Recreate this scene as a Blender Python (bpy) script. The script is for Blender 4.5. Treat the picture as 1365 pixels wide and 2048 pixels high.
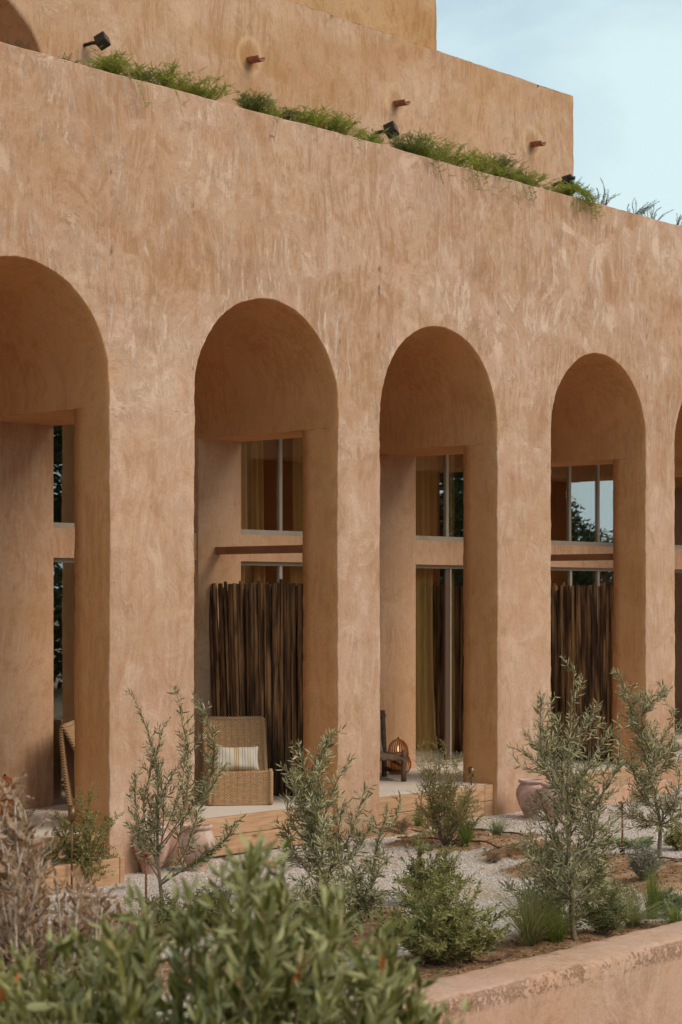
import bpy, bmesh, math, random
import numpy as np
from mathutils import Vector, Matrix, noise as mnoise, Euler

R_ = math.radians
scene = bpy.context.scene
for o in list(bpy.data.objects):
    bpy.data.objects.remove(o)

# ------------------------------------------------------------------ camera
CAM = Vector((-15.47, -13.55, 2.4))
FWD = Vector((0.7522, 0.6589, 0.0)).normalized()
RGT = Vector((FWD.y, -FWD.x, 0.0))
FPX = 3900.0
cam_d = bpy.data.cameras.new('camera')
cam = bpy.data.objects.new('camera', cam_d)
scene.collection.objects.link(cam)
cam.location = CAM
cam.rotation_euler = (R_(90), 0, math.atan2(FWD.y, FWD.x) - R_(90))
cam_d.sensor_fit = 'VERTICAL'
cam_d.sensor_height = 36.0
cam_d.lens = FPX / 2048 * 36.0
cam_d.shift_y = 166 / 2048
cam_d.clip_start = 0.1
cam_d.clip_end = 3000
cam_d.dof.use_dof = True
cam_d.dof.focus_distance = 18.5
cam_d.dof.aperture_fstop = 4.6
scene.camera = cam

# ------------------------------------------------------------------ world, sun, exposure
SUN_EL, SUN_AZ = R_(41), R_(160)      # azimuth from +Y clockwise: sun stands behind the camera side
world = bpy.data.worlds.new("World")
scene.world = world
world.use_nodes = True
wn, wl = world.node_tree.nodes, world.node_tree.links
wn.clear()
w_out = wn.new('ShaderNodeOutputWorld')
w_bg = wn.new('ShaderNodeBackground')
sky = wn.new('ShaderNodeTexSky')
sky.sky_type = 'NISHITA'
sky.sun_disc = False
sky.sun_elevation = SUN_EL
sky.sun_rotation = SUN_AZ
sky.air_density = 1.0
sky.dust_density = 1.2
sky.ozone_density = 1.0
tc = wn.new('ShaderNodeTexCoord')
mp = wn.new('ShaderNodeMapping')
mp.inputs['Scale'].default_value = (1.3, 1.3, 3.2)
mp.inputs['Location'].default_value = (0.95, 0.5, 0.62)
wl.new(tc.outputs['Generated'], mp.inputs['Vector'])
cn = wn.new('ShaderNodeTexNoise')
cn.inputs['Scale'].default_value = 2.4
cn.inputs['Detail'].default_value = 7
cn.inputs['Roughness'].default_value = 0.55
cn.inputs['Distortion'].default_value = 0.4
wl.new(mp.outputs['Vector'], cn.inputs['Vector'])
cr = wn.new('ShaderNodeMapRange')
cr.interpolation_type = 'SMOOTHSTEP'
cr.inputs['From Min'].default_value = 0.40
cr.inputs['From Max'].default_value = 0.62
cr.inputs['To Min'].default_value = 0.50
cr.inputs['To Max'].default_value = 0.85
wl.new(cn.outputs['Fac'], cr.inputs['Value'])
wm = wn.new('ShaderNodeMix')
wm.data_type = 'RGBA'
sz = wn.new('ShaderNodeSeparateXYZ')
wl.new(tc.outputs['Generated'], sz.inputs[0])
hz_ = wn.new('ShaderNodeMapRange')           # thin cloud thickens towards the horizon
hz_.interpolation_type = 'SMOOTHSTEP'
hz_.inputs['From Min'].default_value = 0.12
hz_.inputs['From Max'].default_value = 0.34
hz_.inputs['To Min'].default_value = 0.52
hz_.inputs['To Max'].default_value = 0.0
wl.new(sz.outputs['Z'], hz_.inputs['Value'])
ad = wn.new('ShaderNodeMath')
ad.operation = 'ADD'
ad.use_clamp = True
wl.new(hz_.outputs['Result'], ad.inputs[0])
wl.new(cr.outputs['Result'], ad.inputs[1])
wl.new(ad.outputs[0], wm.inputs['Factor'])
wl.new(sky.outputs['Color'], wm.inputs['A'])
wm.inputs['B'].default_value = (5.35, 6.75, 6.95, 1)
wl.new(wm.outputs['Result'], w_bg.inputs['Color'])
w_bg.inputs['Strength'].default_value = 0.118
wl.new(w_bg.outputs['Background'], w_out.inputs['Surface'])

sun_d = bpy.data.lights.new('sun', 'SUN')
sun_d.energy = 2.05
sun_d.angle = R_(34)
sun_d.color = (1.0, 0.87, 0.72)
sun = bpy.data.objects.new('sun', sun_d)
scene.collection.objects.link(sun)
sdir = Vector((math.sin(SUN_AZ) * math.cos(SUN_EL), math.cos(SUN_AZ) * math.cos(SUN_EL), math.sin(SUN_EL)))
sun.rotation_euler = (-sdir).to_track_quat('-Z', 'Y').to_euler()
sun.location = (-10, -30, 40)

vs = scene.view_settings
vs.view_transform = 'Standard'
vs.look = 'None'
vs.exposure = 0.16
vs.gamma = 1.0
vs.use_curve_mapping = False
scene.cycles.max_bounces = 10
scene.cycles.diffuse_bounces = 6
scene.cycles.glossy_bounces = 4
scene.cycles.transparent_max_bounces = 12
scene.cycles.use_denoising = True

# ------------------------------------------------------------------ helpers
def P(px, py, y=None, z=None, dist=None):
    """world point seen at a pixel of the photograph, on a plane"""
    d = FWD + RGT * ((px - 682.5) / FPX) + Vector((0, 0, 1)) * ((1190 - py) / FPX)
    if y is not None:
        t = (y - CAM.y) / d.y
    elif z is not None:
        t = (z - CAM.z) / d.z
    else:
        t = dist
    return CAM + d * t

def link(o, parent=None):
    scene.collection.objects.link(o)
    if parent is not None:
        o.parent = parent
    return o

def tag(o, label=None, cat=None, group=None, kind=None):
    if label: o['label'] = label
    if cat: o['category'] = cat
    if group: o['group'] = group
    if kind: o['kind'] = kind
    return o

def thing(name, loc=(0, 0, 0), rz=0, label=None, cat=None, group=None, kind=None):
    o = bpy.data.objects.new(name, None)
    o.empty_display_size = 0.1
    link(o)
    o.location = loc
    o.rotation_euler = (0, 0, rz)
    return tag(o, label, cat, group, kind)

def mesh_obj(name, verts, faces, mat, parent=None, smooth=False):
    me = bpy.data.meshes.new(name)
    me.from_pydata([tuple(v) for v in verts], [], faces)
    me.update()
    if smooth:
        me.polygons.foreach_set('use_smooth', [True] * len(me.polygons))
    if mat: me.materials.append(mat)
    o = bpy.data.objects.new(name, me)
    return link(o, parent)

def bm_obj(name, bm, mat, parent=None, smooth=False, bevel=0, seg=1):
    if bevel:
        bmesh.ops.bevel(bm, geom=list(bm.edges), offset=bevel, segments=seg, affect='EDGES', profile=0.5)
    me = bpy.data.meshes.new(name)
    bmesh.ops.recalc_face_normals(bm, faces=bm.faces)
    bm.to_mesh(me)
    bm.free()
    if smooth:
        me.polygons.foreach_set('use_smooth', [True] * len(me.polygons))
    if mat: me.materials.append(mat)
    return link(bpy.data.objects.new(name, me), parent)

def bm_box(bm, x0, x1, y0, y1, z0, z1, M=None):
    vs_ = []
    for x in (x0, x1):
        for y in (y0, y1):
            for z in (z0, z1):
                v = Vector((x, y, z))
                vs_.append(bm.verts.new(M @ v if M else v))
    for f in ((0, 1, 3, 2), (4, 6, 7, 5), (0, 4, 5, 1), (2, 3, 7, 6), (0, 2, 6, 4), (1, 5, 7, 3)):
        bm.faces.new([vs_[i] for i in f])

def box(name, x0, x1, y0, y1, z0, z1, mat, parent=None, bevel=0, M=None, seg=1):
    bm = bmesh.new()
    bm_box(bm, x0, x1, y0, y1, z0, z1, M)
    return bm_obj(name, bm, mat, parent, bevel=bevel, seg=seg)

def tube_data(pts, rad, sides=6, caps=True, V=None, F=None):
    """append a tube along pts to vertex and face lists"""
    V = [] if V is None else V
    F = [] if F is None else F
    pts = [Vector(p) for p in pts]
    n = len(pts)
    rads = rad if hasattr(rad, '__len__') else [rad] * n
    base = len(V)
    ref = Vector((0.31, 0.17, 0.93))
    for i, p in enumerate(pts):
        t = (pts[min(i + 1, n - 1)] - pts[max(i - 1, 0)])
        if t.length < 1e-9: t = Vector((0, 0, 1))
        t.normalize()
        r = ref if abs(t.dot(ref)) < 0.95 else Vector((1, 0, 0))
        a = t.cross(r).normalized()
        b = t.cross(a)
        for k in range(sides):
            an = 2 * math.pi * k / sides
            V.append(p + (a * math.cos(an) + b * math.sin(an)) * rads[i])
    for i in range(n - 1):
        for k in range(sides):
            k2 = (k + 1) % sides
            F.append((base + i * sides + k, base + i * sides + k2, base + (i + 1) * sides + k2, base + (i + 1) * sides + k))
    if caps:
        F.append(tuple(base + k for k in range(sides))[::-1])
        F.append(tuple(base + (n - 1) * sides + k for k in range(sides)))
    return V, F

def tube(name, pts, rad, mat, parent=None, sides=8, smooth=True):
    V, F = tube_data(pts, rad, sides)
    return mesh_obj(name, V, F, mat, parent, smooth)

def lathe(name, prof, mat, parent=None, n=32, smooth=True):
    V, F = [], []
    for (r, z) in prof:
        for k in range(n):
            a = 2 * math.pi * k / n
            V.append((r * math.cos(a), r * math.sin(a), z))
    for i in range(len(prof) - 1):
        for k in range(n):
            k2 = (k + 1) % n
            F.append((i * n + k, i * n + k2, (i + 1) * n + k2, (i + 1) * n + k))
    return mesh_obj(name, V, F, mat, parent, smooth)

def copy_tree(o, parent=None):
    c = o.copy()
    link(c)
    c.parent = parent
    for ch in list(o.children):
        copy_tree(ch, c)
    return c

# ------------------------------------------------------------------ materials
class NT:
    def __init__(s, name):
        s.m = bpy.data.materials.new(name)
        s.m.use_nodes = True
        s.n, s.l = s.m.node_tree.nodes, s.m.node_tree.links
        s.b = s.n['Principled BSDF']
        s.out = s.n['Material Output']
    def node(s, t, **kw):
        n = s.n.new(t)
        for k, v in kw.items():
            if k in n.inputs.keys(): n.inputs[k].default_value = v
            else: setattr(n, k, v)
        return n
    def link(s, a, b): s.l.new(a, b)
    def pos(s):
        return s.node('ShaderNodeNewGeometry').outputs['Position']
    def obj(s):
        return s.node('ShaderNodeTexCoord').outputs['Object']
    def mapping(s, vec, scale=(1, 1, 1), loc=(0, 0, 0), rot=(0, 0, 0)):
        m = s.node('ShaderNodeMapping')
        m.inputs['Scale'].default_value = scale
        m.inputs['Location'].default_value = loc
        m.inputs['Rotation'].default_value = rot
        s.link(vec, m.inputs['Vector'])
        return m.outputs['Vector']
    def noise(s, vec, scale, detail=4, rough=0.5, dist=0, out='Fac'):
        n = s.node('ShaderNodeTexNoise')
        n.inputs['Scale'].default_value = scale
        n.inputs['Detail'].default_value = detail
        n.inputs['Roughness'].default_value = rough
        n.inputs['Distortion'].default_value = dist
        if vec is not None: s.link(vec, n.inputs['Vector'])
        return n.outputs[out]
    def ramp(s, v, a, b, c=0.0, d=1.0, smooth=True):
        n = s.node('ShaderNodeMapRange')
        n.interpolation_type = 'SMOOTHSTEP' if smooth else 'LINEAR'
        n.inputs['From Min'].default_value = a
        n.inputs['From Max'].default_value = b
        n.inputs['To Min'].default_value = c
        n.inputs['To Max'].default_value = d
        s.link(v, n.inputs['Value'])
        return n.outputs['Result']
    def mix(s, f, a, b, mode='MIX'):
        n = s.node('ShaderNodeMix')
        n.data_type = 'RGBA'
        n.blend_type = mode
        for sock, v in (('Factor', f), ('A', a), ('B', b)):
            if isinstance(v, (int, float)): n.inputs[sock].default_value = v
            elif isinstance(v, tuple): n.inputs[sock].default_value = (v[0], v[1], v[2], 1)
            else: s.link(v, n.inputs[sock])
        return n.outputs['Result']
    def math(s, op, a, b=0.0, clamp=False):
        n = s.node('ShaderNodeMath', operation=op)
        n.use_clamp = clamp
        for i, v in enumerate((a, b)):
            if isinstance(v, (int, float)): n.inputs[i].default_value = v
            else: s.link(v, n.inputs[i])
        return n.outputs[0]
    def bump(s, h, strength=0.5, dist=0.01, normal=None):
        n = s.node('ShaderNodeBump')
        n.inputs['Strength'].default_value = strength
        n.inputs['Distance'].default_value = dist
        s.link(h, n.inputs['Height'])
        if normal is not None: s.link(normal, n.inputs['Normal'])
        return n.outputs['Normal']
    def done(s, col=None, rough=0.9, normal=None, spec=0.25):
        if col is not None:
            if isinstance(col, tuple): s.b.inputs['Base Color'].default_value = (col[0], col[1], col[2], 1)
            else: s.link(col, s.b.inputs['Base Color'])
        if isinstance(rough, (int, float)): s.b.inputs['Roughness'].default_value = rough
        else: s.link(rough, s.b.inputs['Roughness'])
        s.b.inputs['Specular IOR Level'].default_value = spec
        if normal is not None: s.link(normal, s.b.inputs['Normal'])
        return s.m

def plaster(name, base, dark, chalk, ochre=0.3, strokes=1.0, chalk_amt=0.75, seams=(), halos=(), vertical=1.0, edge=None, lowk=1.0, splash=0.0):
    t = NT(name)
    pos = t.pos()
    # warp the domain a little so that no pattern runs straight
    wv = t.node('ShaderNodeTexNoise')
    wv.inputs['Scale'].default_value = 1.1
    wv.inputs['Detail'].default_value = 3
    t.link(pos, wv.inputs['Vector'])
    sub = t.node('ShaderNodeVectorMath', operation='MULTIPLY_ADD')
    t.link(wv.outputs['Color'], sub.inputs[0])
    sub.inputs[1].default_value = (0.55, 0.55, 0.55)
    t.link(pos, sub.inputs[2])
    wp = sub.outputs[0]
    # upright strokes with a slight bend, and rounded trowel sweeps on other patches
    w2 = t.node('ShaderNodeTexNoise')
    w2.inputs['Scale'].default_value = 0.9
    w2.inputs['Detail'].default_value = 2.0
    t.link(t.mapping(pos, (1, 1, 1), (2.2, 5.1, 8.4)), w2.inputs['Vector'])
    ws = t.node('ShaderNodeVectorMath', operation='MULTIPLY_ADD')
    t.link(w2.outputs['Color'], ws.inputs[0])
    ws.inputs[1].default_value = (0.42, 0.2, 0.42)
    t.link(pos, ws.inputs[2])
    sv = ws.outputs[0]
    swa = t.noise(t.mapping(sv, (7.5, 7.5, 1.5)), 1.0, 10, 0.74, 0.1)
    vo = t.node('ShaderNodeTexVoronoi')
    vo.feature = 'SMOOTH_F1'
    vo.inputs['Scale'].default_value = 0.62
    vo.inputs['Smoothness'].default_value = 0.6
    t.link(sv, vo.inputs['Vector'])
    cx = t.node('ShaderNodeSeparateXYZ')
    t.link(pos, cx.inputs[0])
    cb = t.node('ShaderNodeCombineXYZ')
    t.link(t.math('MULTIPLY', vo.outputs['Distance'], 10.0), cb.inputs[0])
    t.link(t.math('MULTIPLY', cx.outputs[0], 1.7), cb.inputs[1])
    t.link(t.math('MULTIPLY', t.math('ADD', cx.outputs[2], cx.outputs[1]), 1.7), cb.inputs[2])
    swb = t.noise(cb.outputs[0], 1.0, 9, 0.72, 0.15)
    pm = t.ramp(t.noise(t.mapping(pos, (1, 1, 1), (1.3, 9.1, 4.4)), 0.9, 4, 0.55, 0.8), 0.47, 0.57)
    sw = t.mix(pm, swa, swb)
    fa = t.noise(t.mapping(sv, (30, 30, 9)), 1.0, 7, 0.8)
    cm = t.mapping(cb.outputs[0], (3.1, 2.6, 2.6))
    sw2 = t.mix(pm, fa, t.noise(cm, 1.0, 7, 0.72))
    crisp = t.noise(t.mapping(sv, (60, 60, 9), (3, 3, 3)), 1.0, 3, 0.6)
    vert = t.noise(t.mapping(sv, (16, 16, 1.7), (5, 5, 5)), 1.0, 9, 0.76, 0.1)
    patch = t.noise(wp, 0.9, 5, 0.6, 0.8)
    mott = t.noise(t.mapping(pos, (1, 1, .75), (9, 2, 6)), 3.2, 8, 0.72, 0.6)
    pits = t.noise(pos, 34, 4, 0.75)
    patch2 = t.noise(t.mapping(pos, (1, 1, 1), (7.3, 1.1, 3.9)), 2.3, 5, 0.6, 0.8)
    fine = t.noise(pos, 38, 5, 0.7)
    grain = t.noise(pos, 150, 3, 0.6)
    sz0 = t.node('ShaderNodeSeparateXYZ')
    t.link(pos, sz0.inputs[0])
    calm = t.ramp(t.math('ADD', sz0.outputs[2], t.math('MULTIPLY', patch, 1.5)), 4.4, 5.6, lowk, 1.0)
    # chalky light strokes
    ch = t.math('MULTIPLY', t.ramp(sw, 0.46, 0.56), t.ramp(patch, 0.47, 0.60))
    chv = t.math('MULTIPLY', t.ramp(vert, 0.49, 0.60), t.ramp(patch2, 0.46, 0.60))
    ch = t.math('MULTIPLY', t.math('MULTIPLY', t.math('ADD', ch, t.math('MULTIPLY', chv, vertical), clamp=True), chalk_amt), calm)
    col = t.mix(ch, base, chalk)
    col = t.mix(t.ramp(t.noise(t.mapping(pos, (1, 1, 1), (6, 1, 2)), 1.7, 6, 0.65, 0.5), 0.48, 0.62, 0, 0.5), col, (base[0] * 1.05, base[1] * 1.0, base[2] * 1.07))
    big = t.noise(t.mapping(pos, (1, 1, .8), (3, 7, 5)), 0.42, 4, 0.6, 1.0)
    col = t.mix(t.ramp(big, 0.50, 0.62, 0, 0.45), col, tuple(x * 1.13 for x in base))
    col = t.mix(t.ramp(big, 0.48, 0.38, 0, 0.28), col, (base[0] * .86, base[1] * .80, base[2] * .74))
    # brown marks
    dk = t.math('MULTIPLY', t.ramp(sw2, 0.47, 0.61), t.ramp(patch2, 0.54, 0.40))
    dv = t.math('MULTIPLY', t.ramp(vert, 0.53, 0.44), t.ramp(patch, 0.53, 0.43))
    dk = t.math('MULTIPLY', t.math('MULTIPLY', t.math('ADD', dk, dv, clamp=True), 0.6 * strokes), calm)
    col = t.mix(dk, col, dark)
    # soft mottling and small pits
    col = t.mix(t.ramp(mott, 0.50, 0.70, 0, 0.55 * max(strokes, .5)), col, tuple(x * .97 for x in chalk))
    col = t.mix(t.ramp(mott, 0.48, 0.30, 0, 0.60 * max(strokes, .5)), col, dark)
    col = t.mix(t.ramp(pits, 0.62, 0.72, 0, 0.5 * strokes), col, (dark[0] * .7, dark[1] * .62, dark[2] * .5))
    # ochre clouds
    oc = t.ramp(t.noise(t.mapping(pos, (0.35, 0.35, 0.6), (3, 8, 1)), 1.0, 3, 0.5, 0.5), 0.45, 0.7, 0, ochre)
    col = t.mix(oc, col, (dark[0] * 1.18, dark[1] * 1.1, dark[2] * 0.75))
    # sparse crisp scratches
    scr = t.math('MULTIPLY', t.ramp(crisp, 0.66, 0.72), t.ramp(patch2, 0.5, 0.6))
    col = t.mix(t.math('MULTIPLY', scr, 0.35 * strokes), col, (dark[0] * .7, dark[1] * .62, dark[2] * .5))
    col = t.mix(t.ramp(fine, 0.35, 0.7, 0.0, 0.22), col, dark)
    sep = t.node('ShaderNodeSeparateXYZ')
    t.link(pos, sep.inputs[0])
    hgt = t.math('ADD', t.math('MULTIPLY', ch, 0.5), t.math('MULTIPLY', mott, 1.3))
    hgt = t.math('ADD', hgt, t.math('MULTIPLY', sw2, 0.35))
    hgt = t.math('ADD', hgt, t.math('MULTIPLY', fine, 0.35))
    for (x0, w, z0, z1, k) in seams:       # upright day-joints in the render coat
        dx = t.math('ABSOLUTE', t.math('SUBTRACT', t.math('ADD', sep.outputs[0], t.math('MULTIPLY', patch2, 0.5)), x0 + 0.25))
        mask = t.math('MULTIPLY', t.ramp(dx, 0, w, 1, 0), t.ramp(sep.outputs[2], z0, z0 + 0.5))
        mask = t.math('MULTIPLY', mask, t.math('MULTIPLY', t.ramp(fine, 0.35, 0.6), t.ramp(sw, 0.35, 0.55)))
        col = t.mix(t.math('MULTIPLY', mask, k), col, (dark[0] * .62, dark[1] * .5, dark[2] * .38))
        hgt = t.math('SUBTRACT', hgt, t.math('MULTIPLY', mask, 1.2))
    if edge:                               # chipped brown arris
        em_ = t.math('MULTIPLY', t.ramp(sep.outputs[2], edge[0], edge[0] + .05), t.ramp(t.math('ADD', t.math('MULTIPLY', patch2, .5), t.math('MULTIPLY', fine, .5)), .50, .58))
        em_ = t.math('MULTIPLY', em_, t.ramp(sep.outputs[2], edge[1] + .012, edge[1]))
        col = t.mix(t.math('MULTIPLY', em_, 0.3), col, (dark[0] * .8, dark[1] * .7, dark[2] * .55))
        hgt = t.math('SUBTRACT', hgt, em_)
    if splash:                             # dirt splashed up from the ground
        sp = t.ramp(t.math('ADD', sep.outputs[2], t.math('MULTIPLY', mott, -.9)), -.28, -.62, 0, splash)
        col = t.mix(sp, col, (dark[0] * .9, dark[1] * .85, dark[2] * .8))
    for (hx, hz) in halos:                 # round patches of fresh render about the spouts
        dx = t.math('MULTIPLY', t.math('SUBTRACT', sep.outputs[0], hx), 1.05)
        dz = t.math('SUBTRACT', sep.outputs[2], hz)
        dd = t.math('SQRT', t.math('ADD', t.math('MULTIPLY', dx, dx), t.math('MULTIPLY', dz, dz)))
        dd = t.math('ADD', dd, t.math('MULTIPLY', t.math('SUBTRACT', patch2, 0.5), 0.12))
        ring = t.math('MULTIPLY', t.ramp(dd, 0.15, 0.2), t.ramp(dd, 0.27, 0.22))
        col = t.mix(t.math('MULTIPLY', ring, 0.45), col, (0.66, 0.44, 0.24))
        run = t.math('MULTIPLY', t.ramp(t.math('ABSOLUTE', t.math('ADD', dx, t.math('MULTIPLY', t.math('SUBTRACT', patch2, .5), .1))), 0.09, 0.02), t.math('MULTIPLY', t.ramp(dz, -1.2, -.1), t.ramp(dz, .0, -.06)))
        col = t.mix(t.math('MULTIPLY', run, 0.32), col, (dark[0], dark[1] * .9, dark[2] * .8))
        inn = t.ramp(dd, 0.16, 0.10)
        col = t.mix(t.math('MULTIPLY', inn, 0.35), col, (dark[0] * 1.05, dark[1] * .9, dark[2] * .7))
    n1 = t.bump(hgt, 0.75, 0.016)
    n2 = t.bump(grain, 0.5, 0.005, n1)
    return t.done(col, 0.92, n2, 0.15)

BASE = (0.54, 0.340, 0.230)
DARK = (0.325, 0.165, 0.075)
CHALK = (0.74, 0.545, 0.425)

def Xf(px, y=0.0):
    return P(px, 1190, y=y).x

HALO = [(P(px, 1190, y=3.0).x, 8.98) for px in (500, 792, 1065)]
M = {}
M['facade'] = plaster('facade_plaster', BASE, DARK, CHALK, 0.2, 0.9, 0.82, lowk=0.5,
                      splash=0.45)
M['upper'] = plaster('upper_wall_plaster', (0.55, 0.345, 0.225), (0.35, 0.185, 0.085), (0.65, 0.46, 0.335), 0.6, 1.0, 0.6, halos=HALO, vertical=1.0)
M['tier'] = plaster('tier_plaster', (0.50, 0.295, 0.15), (0.33, 0.16, 0.055), (0.62, 0.42, 0.26), 0.5, 1.0, 0.4)
M['bounce_tinted'] = plaster('bounce_tinted_plaster', (0.64, 0.325, 0.142), (0.40, 0.17, 0.058), (0.66, 0.39, 0.205), 0.25, 0.6, 0.35, vertical=0.3)  # same plaster as the facade; orange of bounced light put into the colour
M['wall'] = plaster('garden_wall_plaster', (0.56, 0.35, 0.25), (0.37, 0.185, 0.085), (0.66, 0.47, 0.36), 0.25, 0.7, 0.5, vertical=0.3, edge=(0.17, 0.292))

M['pilaster'] = plaster('lit_recess_plaster', (0.58, 0.37, 0.235), (0.37, 0.19, 0.085), (0.66, 0.46, 0.32), 0.3, 0.7, 0.4, vertical=0.4)  # same paint again, colour lightened to stand in for light reaching the recess

def simple(name, col, rough=0.6, metal=0.0, var=0.0, scale=20, bump=0.0, spec=0.4):
    t = NT(name)
    c = col
    nrm = None
    if var or bump:
        nz = t.noise(t.obj(), scale, 5, 0.6)
        if var:
            c = t.mix(t.ramp(nz, 0.3, 0.7), tuple(x * (1 - var) for x in col), tuple(min(1, x * (1 + var)) for x in col))
        if bump: nrm = t.bump(nz, bump, 0.004)
    t.b.inputs['Metallic'].default_value = metal
    return t.done(c, rough, nrm, spec)

# pale cement floor
t = NT('cement_floor')
p_ = t.pos()
c_ = t.mix(t.ramp(t.noise(p_, 1.4, 5, 0.6, 0.5), 0.35, 0.7), (0.60, 0.51, 0.42), (0.68, 0.60, 0.52))
c_ = t.mix(t.ramp(t.noise(p_, 30, 4, 0.7), 0.4, 0.8, 0, 0.3), c_, (0.5, 0.4, 0.3))
M['floor'] = t.done(c_, 0.75, t.bump(t.noise(p_, 60, 4), 0.15, 0.002), 0.3)

# softwood sleepers, grain along X
t = NT('sleeper_timber')
p_ = t.pos()
rnd = t.node('ShaderNodeObjectInfo').outputs['Random']
cmb = t.node('ShaderNodeCombineXYZ')
t.link(t.math('MULTIPLY', rnd, 37.0), cmb.inputs[0])
t.link(t.math('MULTIPLY', rnd, 11.0), cmb.inputs[2])
va = t.node('ShaderNodeVectorMath', operation='ADD')
t.link(p_, va.inputs[0]); t.link(cmb.outputs[0], va.inputs[1])
v_ = va.outputs[0]
gr = t.noise(t.mapping(v_, (1.6, 14, 22)), 1.0, 5, 0.6, 0.9)
gf = t.noise(t.mapping(v_, (5, 60, 110)), 1.0, 3, 0.6)
kn = t.node('ShaderNodeTexVoronoi')
kn.inputs['Scale'].default_value = 1.9
t.link(t.mapping(v_, (1, 1, 1.6)), kn.inputs['Vector'])
kd = t.ramp(kn.outputs['Distance'], 0.05, 0.16, 1, 0)
c_ = t.mix(t.ramp(gr, 0.15, 0.8), (0.36, 0.19, 0.095), (0.58, 0.365, 0.22))
c_ = t.mix(t.ramp(gf, 0.5, 0.75, 0, 0.25), c_, (0.26, 0.13, 0.055))
c_ = t.mix(t.ramp(t.noise(v_, 1.7, 3, 0.6), 0.55, 0.75, 0, 0.4), c_, (0.22, 0.115, 0.05))
c_ = t.mix(t.math('MULTIPLY', kd, 0.75), c_, (0.20, 0.085, 0.03))
M['timber'] = t.done(c_, 0.8, t.bump(t.math('ADD', gr, t.math('MULTIPLY', gf, .5)), 0.35, 0.004), 0.2)

# bark poles
t = NT('pole_bark')
p_ = t.obj()
oi = t.node('ShaderNodeObjectInfo').outputs['Random']
cmb = t.node('ShaderNodeCombineXYZ')
t.link(t.math('MULTIPLY', oi, 91.0), cmb.inputs[2])
va = t.node('ShaderNodeVectorMath', operation='ADD')
t.link(p_, va.inputs[0]); t.link(cmb.outputs[0], va.inputs[1])
g1 = t.noise(t.mapping(va.outputs[0], (40, 40, 3)), 1.0, 5, 0.65, 0.4)
g2 = t.noise(t.mapping(va.outputs[0], (14, 14, 1.4)), 1.0, 3, 0.5)
g3 = t.noise(va.outputs[0], 60, 3, 0.6)
c_ = t.mix(t.ramp(g2, 0.38, 0.62), (0.075, 0.044, 0.026), (0.46, 0.25, 0.115))
c_ = t.mix(t.ramp(g1, 0.45, 0.75, 0, 0.8), c_, (0.05, 0.028, 0.018))
c_ = t.mix(t.ramp(g3, 0.64, 0.72, 0, 0.6), c_, (0.42, 0.28, 0.17))
c_ = t.mix(t.ramp(oi, 0.2, 1.0, 0.5, 0.0), c_, (0.07, 0.04, 0.025))
M['pole'] = t.done(c_, 0.9, t.bump(t.math('ADD', g1, g3), 0.6, 0.006), 0.15)

# wicker weave (uses UV: u across, v along the ribbon, both in metres)
t = NT('wicker_weave')
uv = t.node('ShaderNodeTexCoord').outputs['UV']
su = t.node('ShaderNodeSeparateXYZ')
t.link(uv, su.inputs[0])
nz = t.noise(uv, 30, 3, 0.6)
rows = t.math('ADD', t.math('MULTIPLY', su.outputs[1], 1 / 0.0125), t.math('MULTIPLY', nz, 0.5))
rr = t.math('FLOOR', rows)
cols = t.math('ADD', t.math('MULTIPLY', su.outputs[0], 1 / 0.034), t.math('MULTIPLY', t.math('MODULO', rr, 2.0), 0.5))
sr = t.math('SINE', t.math('MULTIPLY', t.math('FRACT', rows), math.pi))
sc = t.math('SINE', t.math('MULTIPLY', t.math('FRACT', cols), math.pi))
hh = t.math('MULTIPLY', t.math('POWER', sr, 0.7), t.math('POWER', sc, 0.5))
stripes = t.math('SINE', t.math('MULTIPLY', su.outputs[0], 2 * math.pi / 0.068))
nr = t.noise(t.mapping(uv, (18, 80, 1)), 1.0, 2)
c_ = t.mix(t.ramp(nr, 0.3, 0.7), (0.46, 0.26, 0.12), (0.64, 0.405, 0.22))
c_ = t.mix(t.ramp(hh, 0.15, 0.6, 0.7, 0.0), c_, (0.07, 0.033, 0.012))
c_ = t.mix(t.ramp(stripes, 0.2, 1.0, 0.0, 0.18), c_, (0.12, 0.06, 0.025))
M['weave'] = t.done(c_, 0.7, t.bump(hh, 0.9, 0.006), 0.25)
t = NT('wicker_braid')
p_ = t.obj()
wv = t.node('ShaderNodeTexWave')
wv.inputs['Scale'].default_value = 18
wv.inputs['Distortion'].default_value = 2
t.link(t.mapping(p_, (1, 1, 1), rot=(0.5, 0.6, 0.4)), wv.inputs['Vector'])
c_ = t.mix(t.ramp(wv.outputs['Fac'], 0.1, 0.6), (0.17, 0.085, 0.035), (0.58, 0.38, 0.20))
M['braid'] = t.done(c_, 0.75, t.bump(wv.outputs['Fac'], 0.8, 0.006), 0.2)

# striped cushion
t = NT('striped_linen')
uv = t.node('ShaderNodeTexCoord').outputs['UV']
su = t.node('ShaderNodeSeparateXYZ')
t.link(uv, su.inputs[0])
u_ = su.outputs[0]
c_ = (0.66, 0.60, 0.50)
first = True
for (a, w_, col) in ((.07, .006, (.33, .25, .11)), (.13, .006, (.33, .25, .11)), (.20, .005, (.2, .16, .09)), (.27, .006, (.35, .27, .11)),
                     (.36, .005, (.2, .16, .09)), (.47, .011, (.45, .26, .06)), (.51, .010, (.40, .22, .05)), (.55, .011, (.45, .26, .06)),
                     (.64, .005, (.2, .16, .09)), (.69, .006, (.33, .25, .11)), (.76, .006, (.33, .25, .11)), (.81, .007, (.40, .24, .07)),
                     (.88, .005, (.3, .22, .1)), (.94, .005, (.3, .22, .1))):
    d = t.math('ABSOLUTE', t.math('SUBTRACT', u_, a))
    c_ = t.mix(t.ramp(d, w_ * 0.6, w_ * 1.2, 1, 0), c_, col)
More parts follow.
